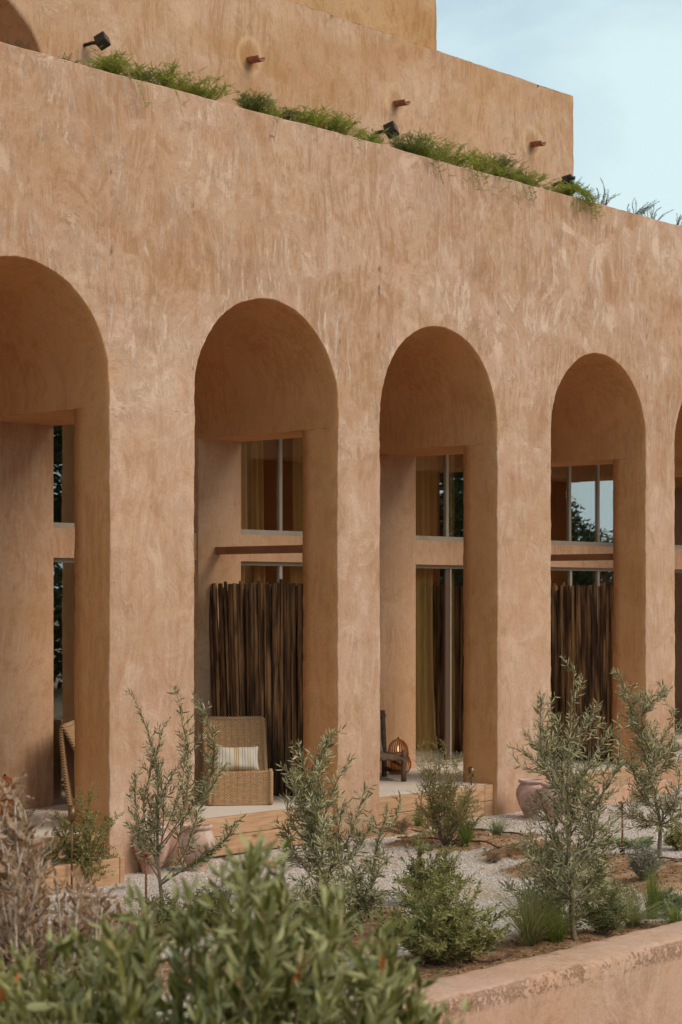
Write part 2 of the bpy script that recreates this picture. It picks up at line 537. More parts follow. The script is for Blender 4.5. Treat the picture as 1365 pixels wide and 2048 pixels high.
wf = t.noise(t.mapping(uv, (90, 60, 1)), 1, 2)
M['cushion'] = t.done(c_, 0.95, t.bump(wf, 0.3, 0.002), 0.1)
M['cushion_plain'] = simple('grey_linen', (0.33, 0.29, 0.25), 0.95, var=0.12, scale=60, bump=0.3)
M['log'] = simple('dark_log', (0.125, 0.075, 0.045), 0.75, var=0.45, scale=25, bump=0.5)
M['rope_seat'] = simple('rope_seat', (0.30, 0.20, 0.12), 0.9, var=0.4, scale=90, bump=0.8)
M['frame'] = simple('window_frame_metal', (0.36, 0.31, 0.245), 0.45, metal=0.0, var=0.08, scale=6, spec=0.5)
M['frame_dark'] = simple('dark_door_stile', (0.12, 0.075, 0.05), 0.5)
M['black'] = simple('black_metal', (0.012, 0.012, 0.013), 0.45, var=0.2, scale=8)
M['black_glass'] = simple('lamp_lens', (0.02, 0.02, 0.022), 0.08, spec=0.6)
M['bronze'] = simple('bronze_metal', (0.17, 0.095, 0.045), 0.42, metal=0.7, var=0.25, scale=30)
M['rust'] = simple('rusted_steel', (0.20, 0.075, 0.03), 0.85, var=0.35, scale=35, bump=0.3)
M['rattan'] = simple('orange_rattan', (0.62, 0.19, 0.035), 0.45, var=0.3, scale=22)
M['terracotta'] = simple('terracotta_spout', (0.30, 0.10, 0.05), 0.8, var=0.25, scale=18, bump=0.3)
M['beam'] = simple('painted_beam', (0.27, 0.115, 0.052), 0.85, var=0.12, scale=5)
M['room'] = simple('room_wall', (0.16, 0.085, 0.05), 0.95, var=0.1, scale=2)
M['pipe'] = simple('drip_pipe', (0.10, 0.055, 0.035), 0.6, var=0.2, scale=9)
M['stem'] = simple('woody_stem', (0.22, 0.165, 0.11), 0.9, var=0.3, scale=60, bump=0.4)
M['stem_green'] = simple('green_stem', (0.30, 0.235, 0.10), 0.8, var=0.3, scale=30)
M['stem_dry'] = simple('dry_stem', (0.50, 0.41, 0.33), 0.9, var=0.3, scale=40)
M['white'] = simple('white_plastic', (0.7, 0.68, 0.63), 0.5)

# urns: pink terracotta with pale bloom
t = NT('weathered_terracotta')
p_ = t.obj()
oi = t.node('ShaderNodeObjectInfo').outputs['Random']
n1 = t.noise(p_, 5, 6, 0.65, 0.8)
n2 = t.noise(p_, 14, 5, 0.7)
n3 = t.noise(t.mapping(p_, (4, 4, 30)), 1.0, 3)
c_ = t.mix(t.ramp(n1, 0.35, 0.65), (0.41, 0.215, 0.155), (0.56, 0.41, 0.35))
c_ = t.mix(t.ramp(n2, 0.55, 0.75, 0, 0.6), c_, (0.62, 0.50, 0.44))
c_ = t.mix(t.ramp(n2, 0.40, 0.25, 0, 0.5), c_, (0.27, 0.10, 0.06))
M['urn'] = t.done(c_, 0.9, t.bump(t.math('ADD', n3, n2), 0.4, 0.004), 0.15)

# ochre curtain
t = NT('ochre_curtain')
d1 = t.node('ShaderNodeBsdfDiffuse')
d1.inputs['Color'].default_value = (0.58, 0.41, 0.17, 1)
d2 = t.node('ShaderNodeBsdfTranslucent')
d2.inputs['Color'].default_value = (0.55, 0.41, 0.17, 1)
mx = t.node('ShaderNodeMixShader')
mx.inputs[0].default_value = 0.35
t.link(d1.outputs[0], mx.inputs[1]); t.link(d2.outputs[0], mx.inputs[2]); t.link(mx.outputs[0], t.out.inputs[0])
M['curtain'] = t.m

M['curtain_brown'] = simple('brown_curtain', (0.20, 0.11, 0.06), 0.95)
# coated window glass: part mirror, part clear
t = NT('window_glass')
gl = t.node('ShaderNodeBsdfGlossy')
gl.inputs['Roughness'].default_value = 0.004
gl.inputs['Color'].default_value = (0.92, 0.93, 0.93, 1)
tr = t.node('ShaderNodeBsdfTransparent')
tr.inputs['Color'].default_value = (0.97, 0.955, 0.92, 1)
lw = t.node('ShaderNodeLayerWeight')
lw.inputs['Blend'].default_value = 0.5
fac = t.math('ADD', t.math('MULTIPLY', t.math('POWER', lw.outputs['Facing'], 2.0), 0.9), 0.17, clamp=True)
bn = t.bump(t.noise(t.pos(), 1.3, 2), 0.25, 0.004)
t.link(bn, gl.inputs['Normal'])
mx = t.node('ShaderNodeMixShader')
t.link(fac, mx.inputs[0]); t.link(tr.outputs[0], mx.inputs[1]); t.link(gl.outputs[0], mx.inputs[2]); t.link(mx.outputs[0], t.out.inputs[0])
M['glass'] = t.m

t = NT('candle_glow')
em = t.node('ShaderNodeEmission')
em.inputs['Color'].default_value = (1.0, 0.62, 0.25, 1)
em.inputs['Strength'].default_value = 1.1
t.link(em.outputs[0], t.out.inputs[0])
M['glow'] = t.m

def leaf_mat(name, a, b, under=None, trans=0.25, rough=0.5, rare=None, rare_amt=0.03):
    t = NT(name)
    geo = t.node('ShaderNodeNewGeometry')
    ri = geo.outputs['Random Per Island']
    oi = t.node('ShaderNodeObjectInfo').outputs['Random']
    ri = t.math('FRACT', t.math('ADD', ri, t.math('MULTIPLY', oi, 7.13)))
    c = t.mix(ri, a, b)
    pn = t.noise(geo.outputs['Position'], 7, 2)
    c = t.mix(t.ramp(pn, 0.35, 0.65, 0.0, 0.35), c, tuple(x * 0.62 for x in a))
    if rare:
        c = t.mix(t.ramp(t.math('FRACT', t.math('MULTIPLY', ri, 13.7)), 1 - rare_amt, 1 - rare_amt + 0.004), c, rare)
    if under:
        c = t.mix(t.math('MULTIPLY', geo.outputs['Backfacing'], 0.85), c, under)
    t.link(c, t.b.inputs['Base Color'])
    t.b.inputs['Roughness'].default_value = rough
    t.b.inputs['Specular IOR Level'].default_value = 0.28
    tl = t.node('ShaderNodeBsdfTranslucent')
    t.link(t.mix(0.5, c, (b[0] * 1.3, b[1] * 1.3, b[2] * .6)), tl.inputs['Color'])
    mx = t.node('ShaderNodeMixShader')
    mx.inputs[0].default_value = trans
    t.link(t.b.outputs[0], mx.inputs[1]); t.link(tl.outputs[0], mx.inputs[2])
    t.link(mx.outputs[0], t.out.inputs['Surface'])
    return t.m

M['olive'] = leaf_mat('olive_leaf', (0.130, 0.120, 0.042), (0.313, 0.275, 0.120), (0.464, 0.410, 0.232), 0.15, .42)
M['olive_pale'] = leaf_mat('olive_leaf_pale', (0.162, 0.155, 0.060), (0.389, 0.345, 0.168), (0.508, 0.450, 0.264), 0.15, .42)
M['myrtle'] = leaf_mat('myrtle_leaf', (0.076, 0.100, 0.024), (0.205, 0.200, 0.060), (0.216, 0.220, 0.096), 0.25, rare=(0.324, 0.120, 0.040), rare_amt=.05)
M['myrtle_red'] = leaf_mat('myrtle_leaf_red', (0.140, 0.140, 0.028), (0.335, 0.300, 0.080), (0.324, 0.280, 0.112), 0.25, rare=(0.378, 0.100, 0.032), rare_amt=.12)
M['green'] = leaf_mat('green_leaf', (0.108, 0.115, 0.024), (0.281, 0.265, 0.076), (0.356, 0.330, 0.128), 0.25, .42)
M['fern'] = leaf_mat('fern_leaf', (0.165, 0.220, 0.020), (0.418, 0.451, 0.070), None, 0.4)
M['fern_dark'] = leaf_mat('fern_leaf_dark', (0.09, 0.13, 0.02), (0.23, 0.27, 0.06), None, 0.3)
M['rosemary'] = leaf_mat('rosemary_leaf', (0.07, 0.08, 0.04), (0.14, 0.135, 0.075), None, 0.1)
M['redspike'] = leaf_mat('red_spike_leaf', (0.12, 0.06, 0.05), (0.16, 0.14, 0.09), None, 0.1)
M['grass'] = leaf_mat('grass_blade', (0.12, 0.16, 0.03), (0.29, 0.33, 0.09), None, 0.3)
M['grass_olive'] = leaf_mat('grass_blade_grey', (0.192, 0.196, 0.083), (0.384, 0.368, 0.187), None, 0.3)
M['silver'] = leaf_mat('silver_leaf', (0.27, 0.26, 0.19), (0.42, 0.40, 0.31), None, 0.15)
M['lamb'] = leaf_mat('felted_leaf', (0.22, 0.25, 0.13), (0.38, 0.40, 0.24), None, 0.2, 0.8)
M['bay'] = leaf_mat('bay_leaf', (0.103, 0.105, 0.021), (0.259, 0.235, 0.062), (0.367, 0.350, 0.152), 0.12, 0.38, rare=(0.540, 0.140, 0.032), rare_amt=.03)
M['dry'] = leaf_mat('dry_leaf', (0.16, 0.075, 0.038), (0.46, 0.275, 0.17), (0.46, 0.31, 0.21), 0.3, 0.8)
M['tree_far'] = leaf_mat('tree_leaf', (0.03, 0.045, 0.018), (0.075, 0.10, 0.035), None, 0.25)

# ------------------------------------------------------------------ ground
def smooth(a, b, x):
    t_ = np.clip((x - a) / (b - a), 0, 1)
    return t_ * t_ * (3 - 2 * t_)

# planting beds: (px, py, rx, ry, height) located on the ground
beds = [(150, 1850, 1.5, 0.5, .03), (235, 1850, .7, .4, .03), (780, 1660, .9, .33, .05), (880, 1675, 1.0, .33, .06), (980, 1682, 1.0, .34, .06),
        (1060, 1700, 0.8, .42, .08), (1110, 1735, 0.7, .5, .08), (1200, 1735, 0.9, .42, .11), (1290, 1745, 1.0, .5, .11),
        (1365, 1760, 1.1, .55, .11), (1120, 1870, .8, .5, .04), (960, 1925, 1.3, .55, .03), (850, 1915, .9, .5, .03),
        (640, 1830, 1.1, .55, .05), (330, 1850, .6, .35, .03), (730, 1650, .5, .28, .05), (1240, 1870, 1.6, .45, .03), (500, 1900, 2.2, .6, .03)]
bed_w = [(P(px, py, z=-0.15), rx, ry, h) for px, py, rx, ry, h in beds]
def ground_h(X, Y):
    h = -0.185 + 0.010 * X
    for c, rx, ry, bh in bed_w:
        d = np.sqrt(((X - c.x) / (rx * 1.1)) ** 2 + ((Y - c.y) / (ry * 1.15)) ** 2)
        h = np.maximum(h, -0.185 + 0.010 * X + bh * (1 - smooth(0.3, 1.0, d))) if np.ndim(X) else max(h, -0.185 + 0.010 * X + bh * float(1 - smooth(0.3, 1.0, d)))
    return h
gx = np.arange(-9.0, 15.0, 0.05)
gy = np.arange(-6.88, 2.0, 0.05)
GX, GY = np.meshgrid(gx, gy)
GH = ground_h(GX, GY)
soil = np.zeros_like(GX)
for c, rx, ry, bh in bed_w:
    d = np.sqrt(((GX - c.x) / rx) ** 2 + ((GY - c.y) / ry) ** 2)
    soil = np.maximum(soil, 1 - smooth(0.45, 1.15, d))
nz = np.array([mnoise.fractal(Vector((x * 2.2, y * 2.2, 0)), 0.8, 2.0, 5) for x, y in zip(GX.ravel(), GY.ravel())]).reshape(GX.shape)
nz2 = np.array([mnoise.noise(Vector((x * 9, y * 9, 3))) for x, y in zip(GX.ravel(), GY.ravel())]).reshape(GX.shape)
GH = GH + nz * (0.006 + 0.02 * soil) + nz2 * (0.003 + 0.016 * soil)
verts = np.stack([GX.ravel(), GY.ravel(), GH.ravel()], 1)
ny, nx = GX.shape
idx = np.arange(nx * ny).reshape(ny, nx)
quads = np.stack([idx[:-1, :-1].ravel(), idx[:-1, 1:].ravel(), idx[1:, 1:].ravel(), idx[1:, :-1].ravel()], 1)

def fast_mesh(name, verts, faces, mat, parent=None, smooth_=False):
    me = bpy.data.meshes.new(name)
    n, k = faces.shape
    me.vertices.add(len(verts))
    me.vertices.foreach_set('co', verts.astype(np.float32).ravel())
    me.loops.add(n * k)
    me.loops.foreach_set('vertex_index', faces.astype(np.int32).ravel())
    me.polygons.add(n)
    me.polygons.foreach_set('loop_start', np.arange(n, dtype=np.int32) * k)
    me.update(calc_edges=True)
    if smooth_: me.polygons.foreach_set('use_smooth', np.ones(n, dtype=bool))
    me.materials.append(mat)
    return link(bpy.data.objects.new(name, me), parent)

t = NT('gravel_and_soil')
p_ = t.pos()
at_ = t.node('ShaderNodeAttribute', attribute_name='soil')
vo = t.node('ShaderNodeTexVoronoi')
vo.inputs['Scale'].default_value = 62
t.link(p_, vo.inputs['Vector'])
vb = t.node('ShaderNodeTexVoronoi')
vb.inputs['Scale'].default_value = 120
t.link(p_, vb.inputs['Vector'])
sc_ = t.node('ShaderNodeSeparateColor')
t.link(vo.outputs['Color'], sc_.inputs[0])
g_ = t.mix(sc_.outputs[0], (0.48, 0.39, 0.33), (0.88, 0.79, 0.71))
g_ = t.mix(t.ramp(vo.outputs['Distance'], 0.35, 0.75, 0, 0.8), g_, (0.20, 0.14, 0.11))
sandm = t.ramp(t.noise(t.mapping(p_, (1, 1, 1), (4, 1, 0)), 1.1, 5, 0.65, 0.4), 0.52, 0.64)
sandc = t.mix(sc_.outputs[1], (0.32, 0.19, 0.10), (0.60, 0.44, 0.30))
g_ = t.mix(t.math('MULTIPLY', sandm, 0.55), g_, sandc)
s1 = t.noise(p_, 26, 6, 0.75, 0.5)
s2 = t.noise(p_, 5, 4, 0.6)
s_ = t.mix(t.ramp(s1, 0.35, 0.68), (0.09, 0.04, 0.018), (0.44, 0.25, 0.13))
s_ = t.mix(t.ramp(s2, 0.42, 0.66, 0, 0.55), s_, (0.50, 0.32, 0.19))
msk = t.math('ADD', at_.outputs['Fac'], t.math('MULTIPLY', t.math('SUBTRACT', t.noise(p_, 4.5, 6, 0.7), 0.5), 1.1))
mk = t.ramp(msk, 0.35, 0.55)
half = t.ramp(msk, 0.15, 0.42)
g_ = t.mix(t.math('MULTIPLY', half, 0.7), g_, sandc)
c_ = t.mix(mk, g_, s_)
hh = t.math('ADD', t.math('MULTIPLY', t.math('SUBTRACT', 1.0, vo.outputs['Distance']), 0.8), t.math('MULTIPLY', s1, 1.0))
M['ground'] = t.done(c_, 0.95, t.bump(hh, 0.8, 0.012), 0.15)
t = NT('far_ground')
c_ = t.mix(t.ramp(t.noise(t.pos(), 0.6, 6, 0.65), 0.35, 0.65), (0.28, 0.19, 0.12), (0.42, 0.33, 0.24))
c_ = t.mix(t.ramp(t.noise(t.pos(), 0.11, 4, 0.6), 0.5, 0.6, 0, 0.7), c_, (0.11, 0.12, 0.05))
M['far'] = t.done(c_, 0.95)

g = fast_mesh('garden_ground', verts, quads, M['ground'], None, True)
a_ = g.data.attributes.new('soil', 'FLOAT', 'POINT')
a_.data.foreach_set('value', soil.ravel().astype(np.float32))
tag(g, 'pale gravel garden ground with rusty soil beds in front of the arcade', None, None, 'structure')
far = mesh_obj('ground', [(-1500, -1500, -0.42), (1500, -1500, -0.42), (1500, 1500, -0.42), (-1500, 1500, -0.42)], [(0, 1, 2, 3)], M['far'])
tag(far, 'dry earth ground reaching to the horizon', None, None, 'structure')

def gh(x, y):
    return float(ground_h(np.float64(x), np.float64(y)))

# loose pebbles lying on the gravel
rng = np.random.default_rng(5)
NP = 26000
px_ = rng.uniform(-5, 9, NP); py_ = rng.uniform(-6.6, 0.0, NP)
gi = np.clip(((py_ + 6.88) / 0.05).astype(int), 0, ny - 1); gj = np.clip(((px_ + 9) / 0.05).astype(int), 0, nx - 1)
sz = rng.uniform(0.004, 0.011, NP) * np.where(rng.random(NP) < .03, 1.9, 1)
ctr = np.stack([px_, py_, GH[gi, gj] + sz * 0.25], 1)
octv = np.array([(1, 0, 0), (0, 1, 0), (-1, 0, 0), (0, -1, 0), (0, 0, .7), (0, 0, -.7)], float)
ov = octv[None] * sz[:, None, None] * rng.uniform(.7, 1.25, (NP, 6, 1))
an = rng.uniform(0, 6.28, NP)
ca, sa = np.cos(an)[:, None], np.sin(an)[:, None]
ov = np.stack([ov[..., 0] * ca - ov[..., 1] * sa, ov[..., 0] * sa + ov[..., 1] * ca, ov[..., 2]], -1)
keep = (soil[gi, gj] < .35)
ctr, ov = ctr[keep], ov[keep]
NP = len(ctr)
pv = (ctr[:, None] + ov).reshape(-1, 3)
of = np.array([(0, 1, 4), (1, 2, 4), (2, 3, 4), (3, 0, 4), (1, 0, 5), (2, 1, 5), (3, 2, 5), (0, 3, 5)])
pf = (np.arange(NP)[:, None, None] * 6 + of[None]).reshape(-1, 3)
t = NT('pebble')
ri = t.node('ShaderNodeNewGeometry').outputs['Random Per Island']
c_ = t.mix(ri, (0.52, 0.40, 0.32), (0.90, 0.83, 0.76))
M['pebble'] = t.done(c_, 0.9)
peb = fast_mesh('gravel', pv, pf, M['pebble'])
tag(peb, 'loose pale pebbles strewn over the garden ground', 'gravel', None, 'stuff')

# clods of soil and dead leaves on the beds
rng = np.random.default_rng(8)
NC = 16000
cx_ = rng.uniform(-6, 10, NC); cy_ = rng.uniform(-6.8, .0, NC)
gi = np.clip(((cy_ + 6.88) / 0.05).astype(int), 0, ny - 1); gj = np.clip(((cx_ + 9) / 0.05).astype(int), 0, nx - 1)
kp = soil[gi, gj] > rng.uniform(.2, .8, NC)
cx_, cy_, gi, gj = cx_[kp], cy_[kp], gi[kp], gj[kp]
NC = len(cx_)
sz = rng.uniform(.005, .016, NC) * np.where(rng.random(NC) < .06, 2.2, 1)
ctr = np.stack([cx_, cy_, GH[gi, gj] + sz * .2], 1)
ov = octv[None] * sz[:, None, None] * rng.uniform(.6, 1.3, (NC, 6, 1))
pv = (ctr[:, None] + ov).reshape(-1, 3)
pf = (np.arange(NC)[:, None, None] * 6 + of[None]).reshape(-1, 3)
t = NT('soil_clod')
ri = t.node('ShaderNodeNewGeometry').outputs['Random Per Island']
M['clod'] = t.done(t.mix(ri, (0.07, 0.03, 0.014), (0.36, 0.20, 0.11)), 0.95)
tag(fast_mesh('soil_clods', pv, pf, M['clod']), 'loose clods of rusty soil on the planting beds', 'soil', None, 'stuff')

# ------------------------------------------------------------------ building
ZL, ZS, RAD, ZTOP = 4.16, 4.34, 1.05, 7.25
FLOOR = 0.20
arches = [(-8.16, -6.06), (-5.37, -3.26), (-2.16, -0.05), (0.64, 2.755), (3.83, 5.94), (6.64, 8.74), (9.83, 11.93)]
piers = [(-9.26, -8.16), (-6.06, -5.37), (-3.26, -2.16), (-0.05, 0.64), (2.755, 3.83), (5.94, 6.64), (8.74, 9.83), (11.93, 12.62)]
YB, YP, YW = 0.50, 2.09, 2.20           # back of the pillars, face of the pilasters, plane of the windows
XL, XR = piers[0][0], piers[-1][1]

bld = thing('arcaded_building', (0, 0, 0), 0, 'terracotta plastered building with a row of tall arches and a set-back upper storey', 'building')

def wob(v):
    x, y, z = v
    n1 = mnoise.noise_vector(Vector((x * 1.3, y * 1.3 + 5, z * 1.3)))
    n2 = mnoise.noise_vector(Vector((x * 7, y * 7 + 9, z * 7)))
    n3 = mnoise.noise_vector(Vector((x * 19, y * 19, z * 19)))
    d = n1 * 0.010 + n2 * 0.007 + n3 * 0.006
    return Vector((x + d.x, y + d.y * 0.8, z + d.z))

def grid_add(V, F, rows):
    b = len(V)
    m = len(rows[0])
    for r in rows: V.extend(r)
    for i in range(len(rows) - 1):
        for j in range(m - 1):
            F.append((b + i * m + j, b + i * m + j + 1, b + (i + 1) * m + j + 1, b + (i + 1) * m + j))

def finish(name, V, F, mat, parent, sm=True, weld=0.0015):
    V = [wob(v) for v in V]
    bm = bmesh.new()
    bv = [bm.verts.new(v) for v in V]
    for f in F:
        try: bm.faces.new([bv[i] for i in f])
        except ValueError: pass
    bmesh.ops.remove_doubles(bm, verts=bm.verts, dist=weld)
    return bm_obj(name, bm, mat, parent, smooth=sm)

def zs(a, b, step=0.07):
    n = max(1, int(round((b - a) / step)))
    return [a + (b - a) * i / n for i in range(n + 1)]

BEV = 0.009
# facade wall above the pillars
V, F = [], []
def arch_pts(xl, xr, r_extra=0.0, n=56):
    c = (xl + xr) / 2
    r = (xr - xl) / 2 + r_extra
    return [(c - r * math.cos(math.pi * k / n), ZS + r * math.sin(math.pi * k / n)) for k in range(n + 1)]
nrow = 44
for (a, b) in arches:
    rows = []
    for k, (x, z) in enumerate(arch_pts(a, b, BEV)):
        col = [(x, 0, z + (ZTOP - z) * (j / nrow)) for j in range(nrow + 1)]
        rows.append(col)
    grid_add(V, F, rows)
for (a, b) in piers:
    xs = zs(a + BEV, b - BEV, 0.06)
    if a == XL: xs[0] = a
    if b == XR: xs[-1] = b
    grid_add(V, F, [[(x, 0, ZS + (ZTOP - ZS) * (j / nrow)) for j in range(nrow + 1)] for x in xs])
    grid_add(V, F, [[(x, 0, z) for z in zs(ZL, ZS, .06)] for x in xs])
xs = zs(XL, XR, 0.1)
grid_add(V, F, [[(x, 0.0, ZTOP) for x in xs], [(x, 0.02, ZTOP + .015) for x in xs], [(x, .2, ZTOP + .02) for x in xs], [(x, .22, ZTOP) for x in xs], [(x, .22, ZTOP - .35) for x in xs]])
finish('facade_wall', V, F, M['facade'], bld)

# vaults
for (a, b) in arches:
    prof = [(a, z) for z in zs(ZL, ZS, 0.06)][:-1] + arch_pts(a, b) + [(b, z) for z in reversed(zs(ZL, ZS, 0.06))][1:]
    front = [(a - BEV, z) for z in zs(ZL, ZS, 0.06)][:-1] + arch_pts(a, b, BEV) + [(b + BEV, z) for z in reversed(zs(ZL, ZS, 0.06))][1:]
    V, F = [], []
    rows = [[(x, 0.0, z) for x, z in front], [(x, 0.004, z) for x, z in [((p[0] + q[0]) / 2, (p[1] + q[1]) / 2) for p, q in zip(prof, front)]], [(x, BEV, z) for x, z in prof]]
    rows += [[(x, y, z) for x, z in prof] for y in zs(0.08, YW + .05, 0.12)]
    grid_add(V, F, rows)
    c = (a + b) / 2
    finish('vault', V, F, M['bounce_tinted'], bld)
    # wall closing the vault above the window
    pts = [(p[0], YW, max(p[1], ZL)) for p in prof]
    Vv = [Vector(p) for p in pts if p[2] >= 4.5] 
    o = mesh_obj('lunette_wall', Vv, [tuple(range(len(Vv)))], M['bounce_tinted'], bld)

# pillars
for (a, b) in piers:
    V, F = [], []
    zr = zs(-0.5, ZL, 0.07)
    ring = [(a, YB), ] + [(a, y) for y in reversed(zs(BEV, YB, 0.12))][1:] + [(a + BEV * .3, BEV * .3), (a + BEV, 0.0)] \
        + [(x, 0.0) for x in zs(a + BEV, b - BEV, 0.07)][1:] + [(b - BEV * .3, BEV * .3)] + [(b, y) for y in zs(BEV, YB, 0.12)]
    ring.append((a, YB))
    grid_add(V, F, [[(x, y, z) for (x, y) in ring] for z in zr])
    o = finish('pillar', V, F, M['facade'], bld)
    o.data.materials.append(M['bounce_tinted'])
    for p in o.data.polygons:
        if p.center.y > .035: p.material_index = 1  # jambs: same plaster, bounced light tinted into the colour
    box('lintel', a + .004, b - .004, YB - .06, YP + .1, ZL, ZL + .14, M['bounce_tinted'], bld)
    box('pilaster', a + .002, b - .002, YP, 2.7, -0.4, ZL + .01, M['pilaster'], bld)

# reveals, spandrels, windows and rooms
def window(xa, xb, z0, z1, name, mull, thick_mull=False):
    root = bpy.data.objects.new(name, None)
    root.empty_display_size = .1
    link(root, bld)
    root.location = (0, 0, 0)
    fw = 0.045
    y0, y1 = YW - .02, YW + .035
    bm = bmesh.new()
    sill = .06 if not thick_mull else .045
    bm_box(bm, xa, xb, y0 - (.025 if not thick_mull else 0), y1, z0, z0 + sill)
    bm_box(bm, xa, xb, y0, y1, z1 - fw, z1)
    bm_box(bm, xa, xa + fw, y0 + .002, y1 - .002, z0 + sill, z1 - fw)
    bm_box(bm, xb - fw, xb, y0 + .002, y1 - .002, z0 + sill, z1 - fw)
    bm_obj('frame', bm, M['frame'], root)
    edges = [xa + fw]
    for k, mx_ in enumerate(mull):
        w = .052 if not thick_mull else .03
        box('mullion', mx_, mx_ + w, y0 + .004, y1 - .004, z0 + sill, z1 - fw, M['frame'], root, bevel=.003)
        if thick_mull:
            box('door_stile', mx_ - .085, mx_ - .001, y0 + .014, y1, z0 + sill, z1 - fw, M['frame_dark'], root, bevel=.003)
        edges += [mx_, mx_ + w]
    edges.append(xb - fw)
    for i in range(0, len(edges), 2):
        box('pane', edges[i] - .002, edges[i + 1] + .002, YW + .008, YW + .014, z0 + sill - .002, z1 - fw + .002, M['glass'], root)
    return root

def curtain(xa, xb, z0, z1, folds, label, depth=.035, flare=0.0, y=2.42, group=None):
    n = max(12, int(folds * 10))
    V, F = [], []
    for j in range(13):
        tz = j / 12
        for i in range(n + 1):
            u = i / n
            x = xa + (xb - xa) * u + flare * (1 - tz) ** 3 * u
            yy = y + depth * math.sin(u * folds * 2 * math.pi + .4 * math.sin(tz * 3)) * (0.75 + .35 * math.sin(u * 9 + tz * 2))
            V.append((x, yy, z0 + (z1 - z0) * tz))
    for j in range(12):
        for i in range(n):
            F.append((j * (n + 1) + i, j * (n + 1) + i + 1, (j + 1) * (n + 1) + i + 1, (j + 1) * (n + 1) + i))
    c = mesh_obj('curtain', V, F, M['curtain'], None, True)
    tag(c, label, 'curtain', group)
    return c

WZ0, WZ1, DZ1 = 3.10, 4.50, 2.79
for bi, (a, b) in enumerate(arches):
    box('spandrel', a - .01, b + .01, YP + .025, YW + .2, DZ1, WZ0, M['pilaster'], bld)
    m1, m2 = a + .75, a + 1.47
    window(a, b, WZ0, WZ1, 'upper_window', [m1, m2])
    if bi == 5:
        window(a, b, FLOOR, DZ1, 'sliding_door', [m1 + .02, m2])
    elif bi == 4:
        window(a, b, FLOOR, DZ1, 'sliding_door', [m1 + .08, m2 + .1], True)
    else:
        window(a, b, FLOOR, DZ1, 'sliding_door', [m1, m2 + .02])

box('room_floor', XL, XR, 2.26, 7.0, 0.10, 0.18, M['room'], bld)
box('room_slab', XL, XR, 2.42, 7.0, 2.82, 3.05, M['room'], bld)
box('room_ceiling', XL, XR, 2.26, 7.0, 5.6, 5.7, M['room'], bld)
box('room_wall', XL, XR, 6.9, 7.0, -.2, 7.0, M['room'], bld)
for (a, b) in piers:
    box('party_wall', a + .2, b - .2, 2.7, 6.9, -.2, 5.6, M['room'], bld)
box('end_wall', XL, XL + .3, 0.03, 6.9, -.4, 7.0, M['facade'], bld)
box('end_wall', XR - .3, XR, 0.03, 6.9, -.4, 7.0, M['facade'], bld)
box('roof_slab', XL + .01, XR - .01, .21, 6.9, 6.75, 6.9, M['far'], bld)
box('planter_soil', XL + .3, XR - .3, .225, .9, 6.9, 7.12, M['far'], bld)

# upper storey, set back, with arched openings
YU, ZU = 3.0, 9.83
XU = P(1147, 300, y=YU).x
big_x = P(80, 300, y=YU).x - 0.93
ups = [(big_x, 7.87, 1.05)]
xa_ = P(375, 300, y=YU).x
for k in range(4):
    ups.append((xa_ + 2.2 * k, 7.92, 0.50))
def up_base(x):
    for (cx_, cz_, r_) in ups:
        if abs(x - cx_) <= r_ + 1e-6:
            return cz_ + math.sqrt(max(0, r_ * r_ - (x - cx_) ** 2))
    return None
V, F = [], []
xs_all = []
edges_ = sorted([e for (c, _, r) in ups for e in (c - r, c + r)])
cur = XL - 2
segs = []
for (c, zc, r) in ups:
    segs.append(('w', cur, c - r)); segs.append(('a', c, zc, r)); cur = c + r
segs.append(('w', cur, XU))
for s in segs:
    if s[0] == 'w':
        grid_add(V, F, [[(x, YU, z) for z in zs(6.8, ZU, .12)] for x in zs(s[1], s[2], .1)])
    else:
        _, c, zc, r = s
        n = 26
        rows = []
        intr = []
        for k in range(n + 1):
            x, z = c - r * math.cos(math.pi * k / n), zc + r * math.sin(math.pi * k / n)
            rows.append([(x, YU, z + (ZU - z) * j / 16) for j in range(17)])
            intr.append((x, z))
        grid_add(V, F, rows)
        intr = [(c - r, 6.8)] + intr + [(c + r, 6.8)]
        grid_add(V, F, [[(x, YU, z) for x, z in intr], [(x, YU + .02, z) for x, z in intr], [(x, YU + .9, z) for x, z in intr]])
grid_add(V, F, [[(XU, y, z) for z in zs(6.8, ZU, .12)] for y in zs(YU, YU + 5, .2)])
grid_add(V, F, [[(x, y, ZU) for x in zs(XL - 2, XU, .3)] for y in (YU, YU + .25, YU + 5)])
finish('upper_wall', V, F, M['upper'], bld)
for (c, zc, r) in ups:
    box('opening_back', c - r - .05, c + r + .05, YU + .85, YU + .95, 6.8, zc + r + .05, M['bounce_tinted'], bld)
XT = P(873, 60, y=3.06).x
V, F = [], []
grid_add(V, F, [[(x, 3.06, z) for z in zs(ZU + .001, 13.5, .12)] for x in zs(XL - 2, XT, .12)])
grid_add(V, F, [[(XT, y, z) for z in zs(ZU + .001, 13.5, .12)] for y in zs(3.06, 7.5, .2)])
finish('top_storey_wall', V, F, M['tier'], bld)
box('top_roof', XL - 2, XT - .02, 3.08, 7.5, 13.4, 13.5, M['tier'], bld)

# terracotta half-pipe spouts
for (hx, hz) in HALO:
    V, F = [], []
    rows = []
    for rr_ in (0.066, 0.05):
        for yy in (0.0, -0.19):
            rows.append([(hx + rr_ * math.cos(math.pi + math.pi * k / 12), YU + .02 + yy * 1.0 - .03, hz - .02 + rr_ * math.sin(math.pi + math.pi * k / 12) + (0 if yy == 0 else -.008)) for k in range(13)])
    grid_add(V, F, [rows[0], rows[1], rows[3], rows[2], rows[0]])
    mesh_obj('water_spout', V, F, M['terracotta'], bld, True)

